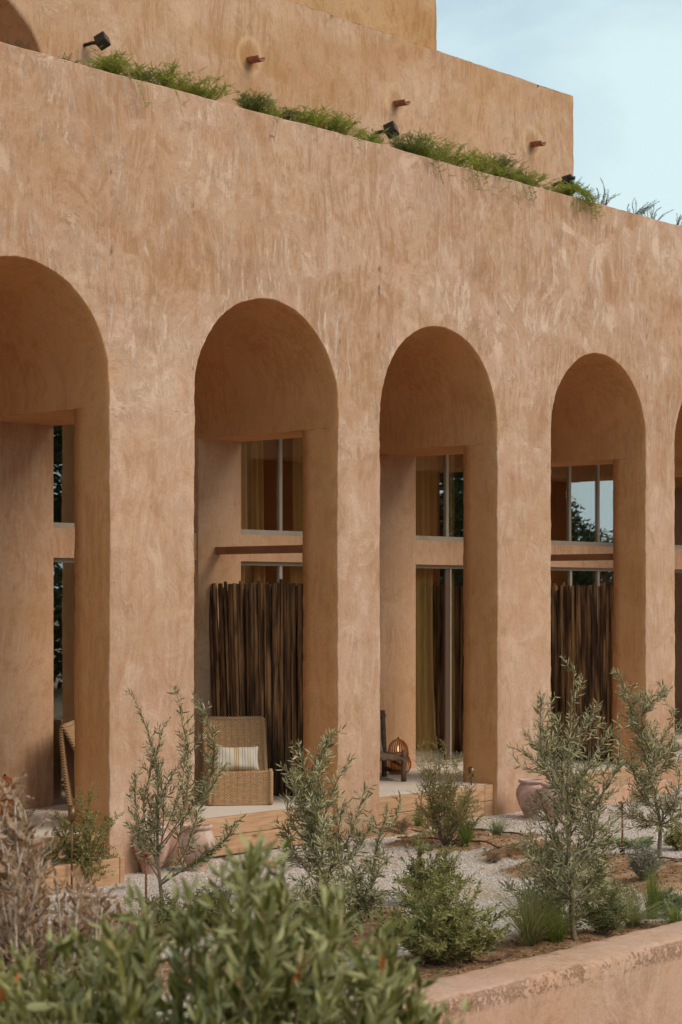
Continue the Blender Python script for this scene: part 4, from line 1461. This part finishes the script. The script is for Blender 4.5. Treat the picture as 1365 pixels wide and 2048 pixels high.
olive(322, 1832, [(268, 1395), (352, 1375), (392, 1392), (300, 1480), (268, 1545), (330, 1445), (372, 1470), (410, 1470), (455, 1525), (470, 1645), (440, 1690), (275, 1640), (360, 1560), (300, 1590)],
      'thin young olive tree before the wide left pillar and the two pink urns', 11, twigs=11, depth=.18, r0=.019, twig=.17, spacing=.019, low=.25, multi=.25)
olive(640, 1800, [(600, 1490), (665, 1465), (575, 1590), (585, 1540), (700, 1520), (730, 1580), (640, 1530), (690, 1600), (575, 1650), (620, 1600), (650, 1640), (740, 1640), (610, 1690), (680, 1690)],
      'bushy silver olive in front of the narrow pillar right of the wicker chair', 12, leafmat='olive_pale', ll=.098, lw=.0185, twigs=12, depth=.25, twig=.24, spacing=.022, low=.12, trunk_h=.12, multi=.4)
olive(745, 1800, [(775, 1625), (800, 1590), (760, 1700), (735, 1730), (790, 1790), (720, 1760), (760, 1830)],
      'low leaning olive shoots right of the bushy silver olive', 17, leafmat='olive_pale', ll=.08, lw=.018, twigs=9, depth=.2, twig=.16, spacing=.024, low=.2, trunk_h=.1, cat='shrub', name='olive_shrub', group='shrubs in the gravel garden')
olive(1150, 1878, [(1150, 1338), (1082, 1395), (1195, 1415), (1120, 1430), (1215, 1470), (1235, 1440), (1140, 1470), (1075, 1470), (1100, 1520), (1190, 1530), (1245, 1530), (1160, 1560), (1080, 1590), (1130, 1620), (1200, 1600), (1060, 1650), (1110, 1680), (1180, 1670), (1225, 1640), (1050, 1720), (1150, 1730), (1200, 1720), (1090, 1760), (1110, 1800), (1195, 1790), (1060, 1690), (1225, 1700)],
      'largest olive tree, growing against the garden wall at the right', 13, leafmat='olive', ll=.080, lw=.0140, twigs=9, depth=.40, twig=.36, spacing=.026, low=.28, trunk_h=.3, r0=.026, multi=.75)
olive(1326, 1722, [(1238, 1348), (1290, 1385), (1330, 1380), (1352, 1420), (1262, 1440), (1300, 1450), (1260, 1500), (1340, 1490), (1285, 1540), (1360, 1540), (1250, 1600), (1310, 1590), (1350, 1600), (1280, 1650), (1360, 1650), (1235, 1610)],
      'slender olive tree at the right edge of the picture', 14, twigs=14, depth=.3, twig=.30, spacing=.021, low=.2, trunk_h=.35, r0=.024, ll=.080, lw=.0145)

def dome(px, py, w, h, label, seed, leafmat, ll, lw, n=40, twig=.14, spacing=.014, stemmat='stem', cat='shrub', name='shrub', group='shrubs in the gravel garden', pos=None, flat=1.0, per=9, low=.35, ang=.8, trunk=.03, parts=0, ypix=None):
    """round shrub; w and h in metres, base at the pixel"""
    if pos is None:
        b = P(px, py, z=-.15)
        zb = gh(b.x, b.y)
        b = P(px, py, z=zb)
        b.z = zb
    else:
        b = Vector(pos)
    pl = Plant(seed)
    n = int(n * 1.2)
    ll, lw = ll * 1.15, lw * 1.2
    for k in range(n):
        a = pl.r.uniform(0, 6.283)
        ph = math.acos(1 - pl.r.random() * 1.0)
        rr = pl.r.uniform(.55, 1.15)
        tip = Vector((math.cos(a) * math.sin(ph) * w / 2 * rr, math.sin(a) * math.sin(ph) * w / 2 * rr * flat, (h * .28 + h * .72 * math.cos(ph)) * rr))
        m = pl.curve((pl.r.uniform(-trunk, trunk), pl.r.uniform(-trunk, trunk), -.02), tip, .12, 8, up=-.03)
        pl.stem(m, .005, .001, 4)
        pl.leaves(m, spacing, ll, lw, ang, .4)
        for j in range(per):
            u = pl.r.uniform(low, 1)
            i = min(int(u * 7), 6)
            q = Vector(m[i]).lerp(Vector(m[i + 1]), u * 7 - i)
            aa = pl.r.uniform(0, 6.283)
            dr = Vector((math.cos(aa), math.sin(aa), pl.r.uniform(0, 1.2))).normalized()
            tw = pl.curve(q, q + dr * twig * pl.r.uniform(.5, 1.1), .12, 4)
            pl.stem(tw, .0018, .0008, 3)
            pl.leaves(tw, spacing, ll, lw, ang, .1)
    return pl.build(name, b, M[leafmat], M[stemmat], label, cat, group, parts=parts)

dome(168, 1775, .62, .85, 'yellow green shrub with reddish tips before the timber step', 21, 'myrtle_red', .032, .011, 46, .12, .013)
dome(893, 1690, .80, 1.0, 'wispy light green shrub before the terrace of the third arch', 22, 'myrtle_red', .022, .008, 60, .15, .016, per=10, low=.55)
dome(862, 1812, .66, .58, 'small leafy dark green shrub standing on the pale gravel', 23, 'green', .036, .013, 40, .12, .017)
dome(888, 1925, .95, .60, 'broad grey green shrub just behind the garden wall', 24, 'green', .042, .014, 60, .14, .016)
dome(1185, 1800, .3, .32, 'small pale shrub right of the large olive trunk', 25, 'olive_pale', .04, .012, 18, .1, .018)
dome(1225, 1830, .42, .26, 'low loose shrub behind the garden wall right of the large olive', 26, 'olive_pale', .045, .013, 20, .12, .02)
dome(420, 1850, .55, .34, 'low olive brown shrub at the foot of the thin olive tree', 27, 'myrtle', .026, .009, 34, .12, .015)
dome(765, 1650, .26, .22, 'tiny brownish shrub at the foot of the narrow pillar', 28, 'myrtle_red', .02, .006, 16, .08, .014)
dome(35, 1720, .38, .6, 'green shrub at the left edge before the terrace', 29, 'green', .04, .013, 22, .12, .018)
dome(1345, 1830, .30, .26, 'leafy green plant at the right edge above the garden wall', 30, 'lamb', .06, .02, 14, .08, .024)
dome(1085, 1725, .30, .16, 'feathery green plant on the soil bed behind the large olive', 31, 'fern_dark', .016, .003, 24, .08, .008)
dome(905, 1655, .22, .11, 'dark low plant at the foot of the wispy shrub', 32, 'fern_dark', .018, .004, 20, .07, .009)
dome(1290, 1755, .30, .34, 'silver grey lavender mound before the right olive tree', 33, 'silver', .03, .004, 40, .08, .010, ang=.5)
dome(640, 1880, .8, .5, 'dark green shrub below the silver olive', 34, 'olive', .06, .015, 28, .14, .02)
dome(1350, 1690, .24, .12, 'small mossy plant by the right olive trunk', 35, 'grass_olive', .018, .004, 18, .06, .009)
dome(800, 1880, .3, .2, 'little shrub left of the broad grey green shrub', 36, 'green', .038, .013, 14, .1, .018)

def clump(px, py, h, w, n, label, seed, mat='grass', bw=.005, droop=.5, lean=0.0, name='grass_clump', cat='grass', wiry=1.0, group='grass clumps in the gravel garden'):
    b = P(px, py, z=-.15)
    zb = gh(b.x, b.y)
    b = P(px, py, z=zb)
    rng = np.random.default_rng(seed)
    a = rng.uniform(0, 6.283, n)
    out = rng.beta(1.0, 1.2, n) * w / 2
    H = h * rng.uniform(.55, 1.05, n) * (1 - .35 * (out / (w / 2)) ** 2)
    base = np.stack([np.cos(a) * rng.uniform(0, .05, n), np.sin(a) * rng.uniform(0, .05, n), np.full(n, -.01)], 1)
    S = 5
    vs_, fs_ = [], []
    dirs = np.stack([np.cos(a), np.sin(a), np.zeros(n)], 1)
    side = np.stack([-np.sin(a), np.cos(a), np.zeros(n)], 1)
    for k in range(S + 1):
        u = k / S
        zz = H * (u - droop * .5 * u ** 3)
        rr = out * (u ** 1.6)
        c = base + dirs * rr[:, None]
        c[:, 2] += zz
        ww = bw * (1 - .92 * u ** 1.5)
        vs_.append(c + side * ww / 2); vs_.append(c - side * ww / 2)
    v = np.stack(vs_, 1).reshape(-1, 3)
    i = np.arange(n)[:, None] * (2 * (S + 1))
    f = np.concatenate([i + np.array([2 * k, 2 * k + 1, 2 * k + 3, 2 * k + 2]) for k in range(S)], 1).reshape(-1, 4)
    root = thing(name, (b.x, b.y, zb), 0, label, cat, group)
    o = fast_mesh('blades', v, f, M[mat], root, True)
    o['kind'] = 'stuff'
    return root
clump(838, 1652, .30, .5, 170, 'green grass tuft left of the wispy shrub by the terrace edge', 1)
clump(932, 1688, .38, .65, 260, 'green grass tuft on the soil bed right of the wispy shrub', 2)
clump(995, 1672, .30, .75, 110, 'strappy pale green tuft between the soil bed and the urns', 3, 'lamb', .012)
clump(1060, 1893, .85, 2.6, 480, 'wide wiry grass clump left of the large olive trunk', 4, 'grass_olive', .0045, .7)
clump(1115, 1885, .6, 2.0, 260, 'darker grass at the foot of the large olive tree', 5, 'grass', .004, .7)
clump(1305, 1835, .48, .34, 320, 'upright bright green grass tuft behind the garden wall at the right', 6, 'grass', .004, .2)
clump(1265, 1850, .42, 2.0, 480, 'sprawling wiry grass behind the garden wall right of the large olive', 7, 'grass_olive', .0035, .9)
clump(835, 1648, .5, .16, 14, 'few tall grass stalks rising before the terrace edge', 8, 'grass_olive', .006, .1)
clump(1350, 1855, .34, 1.0, 240, 'loose green grass at the right edge behind the garden wall', 9, 'grass', .004, .8)
clump(210, 1850, .22, .16, 16, 'cut stubby green stalks near the dry shrub', 10, 'grass', .010, .05)
clump(1010, 1745, .14, .3, 40, 'sparse low blades on the soil bed', 12, 'grass_olive', .005, .8)
clump(985, 1900, .16, .5, 70, 'thin dry grass on the soil behind the garden wall', 13, 'grass_olive', .003, .8)
clump(800, 1664, .10, .3, 40, 'dry wisps on the soil bed before the terrace', 14, 'grass_olive', .003, .6)
clump(245, 1840, .10, .5, 120, 'low green creeping plant by the left path light', 15, 'green', .01, .8, name='creeping_plant', cat='plant', group='low plants in the gravel garden')

dome(1105, 1868, .62, .75, 'loose olive shoots with dead twigs at the foot of the largest olive tree', 51, 'olive', .06, .013, 20, .2, .026, per=6)
dome(712, 1850, .6, .55, 'grey green shoots low between the silver olive and the pale gravel', 52, 'olive', .062, .014, 20, .16, .024, per=7)
dome(1210, 1868, .38, .45, 'yellowish green shrub with narrow leaves right of the large olive trunk', 53, 'myrtle', .045, .011, 22, .1, .018)
dome(1160, 1765, .5, .35, 'thin dark twiggy plant on the soil behind the large olive trunk', 54, 'olive', .05, .01, 14, .16, .028, per=5)
dome(330, 1870, .7, .3, 'sparse olive green shoots under the thin olive tree', 55, 'myrtle', .04, .011, 22, .12, .02)
dome(985, 1725, .22, .16, 'small brown withered plant on the soil bed', 56, 'dry', .02, .006, 14, .06, .012)
dome(805, 1662, .2, .14, 'small withered brown plant near the terrace corner', 57, 'dry', .018, .005, 12, .06, .012)
dome(1360, 1700, .3, .3, 'dark leafy plant beside the right olive at the picture edge', 58, 'green', .04, .014, 14, .1, .02)

# broad-leaved rosette plants
def rosette(px, py, n, ll, lw, label, seed, mat, up=.6):
    b = P(px, py, z=-.15)
    zb = gh(b.x, b.y)
    b = P(px, py, z=zb)
    pl = Plant(seed)
    rng = pl.rng
    a = rng.uniform(0, 6.283, n)
    el = rng.uniform(.15, 1.2, n) * up + .2
    D = np.stack([np.cos(a) * np.cos(el), np.sin(a) * np.cos(el), np.sin(el)], 1)
    N = np.stack([-np.cos(a) * np.sin(el), -np.sin(a) * np.sin(el), np.cos(el)], 1) + rng.normal(0, .15, (n, 3))
    N -= D * (N * D).sum(1)[:, None]
    N /= np.linalg.norm(N, axis=1)[:, None]
    p = np.stack([np.cos(a) * rng.uniform(0, .12, n), np.sin(a) * rng.uniform(0, .06, n), rng.uniform(0, .03, n)], 1)
    pl.lp.append(p); pl.ld.append(D); pl.ln.append(N)
    f = rng.uniform(.6, 1.1, n)
    pl.ll.append(ll * f); pl.lw.append(lw * f)
    root = thing('leafy_plant', (b.x, b.y, zb), 0, label, 'plant', 'low plants in the gravel garden')
    me = None
    v, fcs = Plant.leaf_geo(*pl.arrays(), curl=.35)
    o = fast_mesh('leaves', v, fcs, M[mat], root, True)
    o['kind'] = 'stuff'
rosette(1270, 1695, 70, .15, .05, 'pale felted leafy plant at the foot of the right path light', 41, 'lamb')
rosette(1225, 1690, 40, .12, .04, 'pale felted leafy plant left of the right path light', 42, 'lamb')
rosette(205, 1852, 26, .14, .06, 'glossy dark green leafy plant near the dry shrub', 43, 'green', .9)
rosette(1045, 1700, 34, .11, .02, 'grey strappy plant left of the large olive crown', 44, 'olive_pale')

# dead leaves and twigs lying about
rng = np.random.default_rng(9)
NL = 2600
lx = rng.uniform(-5, 9, NL); ly = rng.uniform(-6.7, -.1, NL)
gi = np.clip(((ly + 6.88) / 0.05).astype(int), 0, ny - 1); gj = np.clip(((lx + 9) / 0.05).astype(int), 0, nx - 1)
kp = soil[gi, gj] > rng.uniform(-.12, .9, NL)
lx, ly, gi, gj = lx[kp], ly[kp], gi[kp], gj[kp]
NL = len(lx)
an = rng.uniform(0, 6.283, NL)
D_ = np.stack([np.cos(an), np.sin(an), rng.uniform(0, .35, NL)], 1); D_ /= np.linalg.norm(D_, axis=1)[:, None]
N_ = np.stack([rng.normal(0, .3, NL), rng.normal(0, .3, NL), np.ones(NL)], 1)
N_ -= D_ * (N_ * D_).sum(1)[:, None]; N_ /= np.linalg.norm(N_, axis=1)[:, None]
v_l, f_l = Plant.leaf_geo(np.stack([lx, ly, GH[gi, gj] + .006], 1), D_, N_, rng.uniform(.03, .075, NL), rng.uniform(.006, .018, NL), .2)
tag(fast_mesh('leaf_litter', v_l, f_l, M['dry'], None, True), 'dead brown leaves scattered over the soil and gravel', 'leaf litter', None, 'stuff')

# drip irrigation pipes
def pipe(pts, label):
    w_ = []
    for (x, y) in pts:
        q = P(x, y, z=-.12)
        w_.append(Vector((q.x, q.y, gh(q.x, q.y) + .022)))
    fine = []
    for i in range(len(w_) - 1):
        for k in range(6): fine.append(w_[i].lerp(w_[i + 1], k / 6) + Vector((0, 0, .008 * math.sin(i * 6 + k))))
    fine.append(w_[-1])
    o = tube('drip_pipe', fine, .009, M['pipe'], None, 6)
    tag(o, label, 'pipe', 'drip irrigation pipes')
pipe([(700, 1640), (760, 1650), (860, 1658), (935, 1655), (1010, 1668), (1060, 1672)], 'dark drip pipe along the far edge of the soil bed')
pipe([(795, 1668), (850, 1678), (905, 1682), (960, 1684), (1000, 1700)], 'dark drip pipe on the soil bed before the grass tufts')
pipe([(1150, 1708), (1195, 1715), (1240, 1700), (1300, 1712), (1365, 1722)], 'dark drip pipe passing the right path light')
pipe([(1290, 1742), (1330, 1738), (1365, 1732)], 'short brown pipe beside the right olive trunk')
pipe([(930, 1903), (975, 1905), (1010, 1898), (1022, 1890)], 'brown drip pipe on the soil just behind the garden wall')
pipe([(140, 1812), (200, 1812), (240, 1835), (262, 1870)], 'drip pipe near the left path light')

# ------------------------------------------------------------------ plants on the parapet
def parapet(px, py_base, h, w, label, seed, mat='fern', n=26, ll=.02, lw=.0045, up=.6, hang=0.0, y=.34, name='fern', dens=.010, lean=0.0, twig=.10, per=7):
    b = P(px, 300, y=y)
    b.z = 7.18
    h *= rnd_.uniform(.85, 1.3)
    w *= 1.5
    pl = Plant(seed)
    for k in range(n):
        a = pl.r.uniform(0, 6.283)
        r_ = pl.r.uniform(.1, 1) * w / 2
        hz = h * pl.r.uniform(.45, 1.05) * (1 - .25 * (r_ / (w / 2)) ** 2) + .13
        tip = Vector((math.cos(a) * r_ + lean * hz, math.sin(a) * min(r_, .22) - .05, hz))
        m = pl.curve((pl.r.uniform(-.05, .05), pl.r.uniform(-.04, .04), 0), tip, .1, 8, up=.12)
        if pl.r.random() < hang:
            e = Vector((tip.x + pl.r.uniform(-.1, .2), -.39 - pl.r.uniform(.0, .05), .08 - pl.r.uniform(.05, .34)))
            m = [Vector((0, 0, 0)), Vector((tip.x * .4, -.14, .2)), Vector((tip.x * .7, -.30, .22)), Vector((tip.x * .9, -.39, .12)), e]
        m = [Vector(q) for q in m]
        pl.stem(m, .0022, .0007, 3)
        pl.leaves(m, dens, ll, lw, .8, .25)
        nn = len(m) - 1
        for j in range(per):
            u = pl.r.uniform(.35, 1)
            i = min(int(u * nn), nn - 1)
            q = m[i].lerp(m[i + 1], u * nn - i)
            aa = pl.r.uniform(0, 6.283)
            dr = Vector((math.cos(aa), math.sin(aa), pl.r.uniform(-.1, .8))).normalized()
            tw = pl.curve(q, q + dr * twig * pl.r.uniform(.4, 1.1), .1, 4)
            pl.stem(tw, .0012, .0006, 3)
            pl.leaves(tw, dens, ll, lw, .8, .05, pair=3)
    return pl.build(name, b, M[mat], M['stem_green'], label, 'plant', 'plants along the parapet')
par = [(25, .14, .22, 'thin upright rosemary sprigs at the left end of the parapet', 'rosemary', 8, .03, 0),
       (130, .08, .22, 'tiny green tuft between the rosemary and the left floodlight on the parapet', 'fern_dark', 12, .015, 0),
       (215, .19, .42, 'bright green fern under the left floodlight', 'fern', 44, .02, 0),
       (268, .16, .4, 'low fern right of the one under the left floodlight', 'fern_dark', 26, .02, 0),
       (330, .26, .5, 'loose fern with long shoots left of the first small upper arch', 'fern', 34, .02, 0),
       (398, .24, .5, 'fern right of the first small upper arch', 'fern', 38, .02, 0),
       (502, .30, .32, 'dark upright fern standing alone below the first spout', 'fern_dark', 44, .02, 0),
       (545, .14, .36, 'low fern right of the dark upright one', 'fern', 22, .02, 0),
       (572, .20, .14, 'small dark fern sprig between two low ferns', 'fern_dark', 14, .02, 0),
       (615, .20, .5, 'pale fern before the second small upper arch', 'fern', 34, .02, .1),
       (668, .24, .5, 'fern right of the second small upper arch with strands over the edge', 'fern', 40, .02, .08),
       (722, .14, .45, 'fern left of the middle floodlight', 'fern', 30, .02, 0),
       (812, .20, .40, 'dense fern in front of the middle floodlight', 'fern_dark', 44, .02, 0),
       (850, .30, .5, 'dense fern right of the middle floodlight', 'fern', 44, .02, 0),
       (900, .24, .5, 'fern below the middle and right spouts', 'fern', 38, .02, 0),
       (955, .24, .5, 'fern with a drooping strand below the right spout', 'fern', 38, .02, .07),
       (1000, .32, .45, 'tall dark fern left of the right spout', 'fern_dark', 44, .02, 0),
       (1050, .24, .5, 'fern right of the right spout', 'fern', 38, .02, 0),
       (1118, .22, .45, 'thick fern hanging over the parapet by the right floodlight', 'fern', 60, .02, .4),
       (1165, .2, .4, 'grey green sprigs just right of the upper wall corner', 'rosemary', 14, .03, 0),
       (1200, .30, .35, 'reddish upright sprigs against the sky', 'redspike', 9, .03, 0),
       (1265, .32, .35, 'grey spiky sprigs leaning right against the sky', 'rosemary', 14, .03, 0),
       (1305, .22, .35, 'small reddish sprigs against the sky near the right edge', 'redspike', 9, .03, 0),
       (1358, .24, .2, 'small grey sprig on the parapet at the right edge', 'rosemary', 7, .03, 0)]
for i, (px, h, w, lab, mat, n, ll, hang) in enumerate(par):
    spiky = mat in ('rosemary', 'redspike')
    parapet(px, 0, h, w, lab, 100 + i, mat, n=int(n * 1.05) if not spiky else n, ll=ll, lw=.006 if spiky else .0045, hang=max(hang, 0 if spiky or i % 2 else .06),
            name='rosemary' if spiky else 'fern', dens=.007 if spiky else .010, lean=.5 if px == 1265 else 0, per=0 if spiky else 8, twig=.11)

# ------------------------------------------------------------------ shrubs close to the camera
def near_shrub(name, cx_px, dist, env, leafmat, stemmat, ll, lw, n, label, seed, parts, zbase=-.4, depth=.45, spacing=.022, per=5, twig=.12, curl=.12, tl=.6, ang=.7):
    """env: list of (px, py) of the crown outline; branch ends are spread below it"""
    base = P(cx_px, 1190, dist=dist)
    base.z = zbase
    pl = Plant(seed)
    for k in range(n):
        i = pl.r.randrange(len(env) - 1)
        u = pl.r.random()
        ex = env[i][0] + (env[i + 1][0] - env[i][0]) * u
        ey = env[i][1] + (env[i + 1][1] - env[i][1]) * u
        dn = (pl.r.random() ** 1.3) * (2150 - ey)
        dd = pl.r.uniform(-depth, depth)
        tip = P(ex, ey + dn, dist=dist + dd) - base
        root_ = Vector((pl.r.uniform(-.12, .12), pl.r.uniform(-.12, .12), 0))
        st = tip + Vector((-tip.x * .35 + pl.r.uniform(-.1, .1), -tip.y * .35 + pl.r.uniform(-.1, .1), -tl))
        m = pl.curve(st, tip, .07, 8)
        if k % 9 == 0: pl.stem(pl.curve(root_, st, .05, 5), .014, .005, 5)
        pl.stem(m, .0045 if leafmat != 'dry' else .0075, .0012 if leafmat != 'dry' else .004, 4)
        pl.leaves(m, spacing, ll, lw, ang, .35)
        for j in range(per):
            u2 = pl.r.uniform(.45, 1)
            i2 = min(int(u2 * 7), 6)
            q = Vector(m[i2]).lerp(Vector(m[i2 + 1]), u2 * 7 - i2)
            aa = pl.r.uniform(0, 6.283)
            dr = Vector((math.cos(aa), math.sin(aa), pl.r.uniform(.2, 1.4))).normalized()
            tw = pl.curve(q, q + dr * twig * pl.r.uniform(.5, 1.1), .12, 4)
            pl.stem(tw, .002, .001, 3)
            pl.leaves(tw, spacing, ll, lw, ang, .1)
    return pl.build(name, base, M[leafmat], M[stemmat], label, 'shrub', None, parts=parts, curl=curl, foliage='foliage')

near_shrub('bay_shrub', 480, 5.2, [(-60, 1900), (60, 1880), (160, 1880), (270, 1850), (330, 1790), (400, 1770), (470, 1740), (530, 1690), (590, 1760), (660, 1780), (730, 1830), (780, 1890), (830, 1960), (870, 2040)],
           'bay', 'stem_green', .088, .0225, 182, 'large out-of-focus green leafy shrub filling the lower left foreground', 61, 300, depth=.4, per=3, spacing=.030, twig=.10, ang=.55)
near_shrub('dry_shrub', 90, 8.2, [(-60, 1610), (0, 1590), (30, 1560), (60, 1650), (110, 1730), (170, 1760), (230, 1800), (290, 1850), (330, 1900)],
           'dry', 'stem_dry', .056, .021, 175, 'dried brown shrub with curled dead leaves at the lower left', 62, 250, depth=.4, per=4, spacing=.034, twig=.15, curl=.45, ang=1.0)
near_shrub('bay_sprig', 890, 3.6, [(860, 2015), (900, 2010), (945, 2030)], 'bay', 'stem_green', .055, .02, 6,
           'blurred leafy sprig at the bottom edge before the garden wall', 63, 20, depth=.05, per=1, spacing=.03, tl=.3)

# ------------------------------------------------------------------ trees across the garden, mirrored in the window glass
def big_tree(loc, h, w, seed, label):
    pl = Plant(seed)
    tk = pl.curve((0, 0, -.3), (pl.r.uniform(-.4, .4), pl.r.uniform(-.4, .4), h * .45), .05, 6)
    pl.stem(tk, .22, .13, 9)
    t0 = Vector(tk[-1])
    blobs = []
    for k in range(16):
        a = pl.r.uniform(0, 6.283)
        e = Vector((math.cos(a) * w / 2 * pl.r.uniform(.3, .85), math.sin(a) * w / 2 * pl.r.uniform(.3, .85), h * pl.r.uniform(.4, .9)))
        pl.stem(pl.curve(t0 * pl.r.uniform(.6, 1), e, .12, 6), .07, .02, 5)
        blobs.append(e)
    rng = pl.rng
    n = 9000
    bi = rng.integers(0, len(blobs), n)
    c = np.array([tuple(b) for b in blobs])[bi]
    d = rng.normal(0, 1, (n, 3)); d /= np.linalg.norm(d, axis=1)[:, None]
    p = c + d * (rng.uniform(.35, 1.0, n) ** .6 * w * .2)[:, None] * np.array([1, 1, .75])
    D = rng.normal(0, 1, (n, 3)); D /= np.linalg.norm(D, axis=1)[:, None]
    N = np.cross(D, rng.normal(0, 1, (n, 3))); N /= np.linalg.norm(N, axis=1)[:, None]
    pl.lp.append(p); pl.ld.append(D); pl.ln.append(N); pl.ll.append(rng.uniform(.13, .26, n)); pl.lw.append(rng.uniform(.05, .11, n))
    return pl.build('tree', loc, M['tree_far'], M['stem'], label, 'tree', 'trees across the garden mirrored in the windows', stem_name='trunk', foliage='crown')
TL = [((14, -20), 1.45, 0, 'tall dark tree across the garden, first of the row by the road'), ((20, -21), 1.5, 1, 'tall dark tree across the garden, second of the row'),
      ((25.5, -20), 1.5, 0, 'tall dark tree mirrored in the windows of the second arch'), ((30.5, -20.5), 1.45, 1, 'tall dark tree mirrored in the window of the third arch'),
      ((34.2, -22.5), 1.05, 0, 'bushy tree mirrored at the edge of the third arch window'), ((39.0, -22), .98, 1, 'low round tree mirrored at the bottom of the fourth arch window'),
      ((43.5, -23), .84, 0, 'lowest tree mirrored in the right pane of the fourth arch window'), ((49, -25), .7, 1, 'low tree at the far right end across the garden'),
      ((8, -22), 1.2, 1, 'tree across the garden behind the camera, right'), ((1, -24), 1.2, 0, 'tree across the garden behind the camera, left')]
bt = [big_tree((14, -20, -.4), 7.5, 6.0, 71, TL[0][3]), big_tree((20, -21, -.4), 7.0, 5.5, 72, TL[1][3])]
for i, ((x, y), sc, k, lab) in enumerate(TL):
    c = bt[i] if i < 2 else copy_tree(bt[k])
    c.location = (x, y, -.4)
    c.rotation_euler.z = i * 1.3
    c.scale = (sc, sc, sc)
    c['label'] = lab

rng = np.random.default_rng(77)
n = 26000
hx = rng.uniform(2, 62, n); hy = rng.normal(-27, .8, n)
hz = rng.uniform(-.3, 1, n) ** .8 if False else rng.uniform(0, 1, n) * (2.9 + .7 * np.sin(hx * .9) + .4 * np.sin(hx * 2.3)) - .3
D_ = rng.normal(0, 1, (n, 3)); D_ /= np.linalg.norm(D_, axis=1)[:, None]
N_ = np.cross(D_, rng.normal(0, 1, (n, 3))); N_ /= np.linalg.norm(N_, axis=1)[:, None]
v_h, f_h = Plant.leaf_geo(np.stack([hx, hy, hz], 1), D_, N_, rng.uniform(.2, .42, n), rng.uniform(.1, .2, n), .12)
hd = thing('hedge', (30, -27, -.4), 0, 'long dark hedge across the garden, mirrored in the lower windows', 'hedge')
ho = fast_mesh('foliage', v_h - np.array([30, -27, -.4]), f_h, M['tree_far'], hd, True)
ho['kind'] = 'stuff'
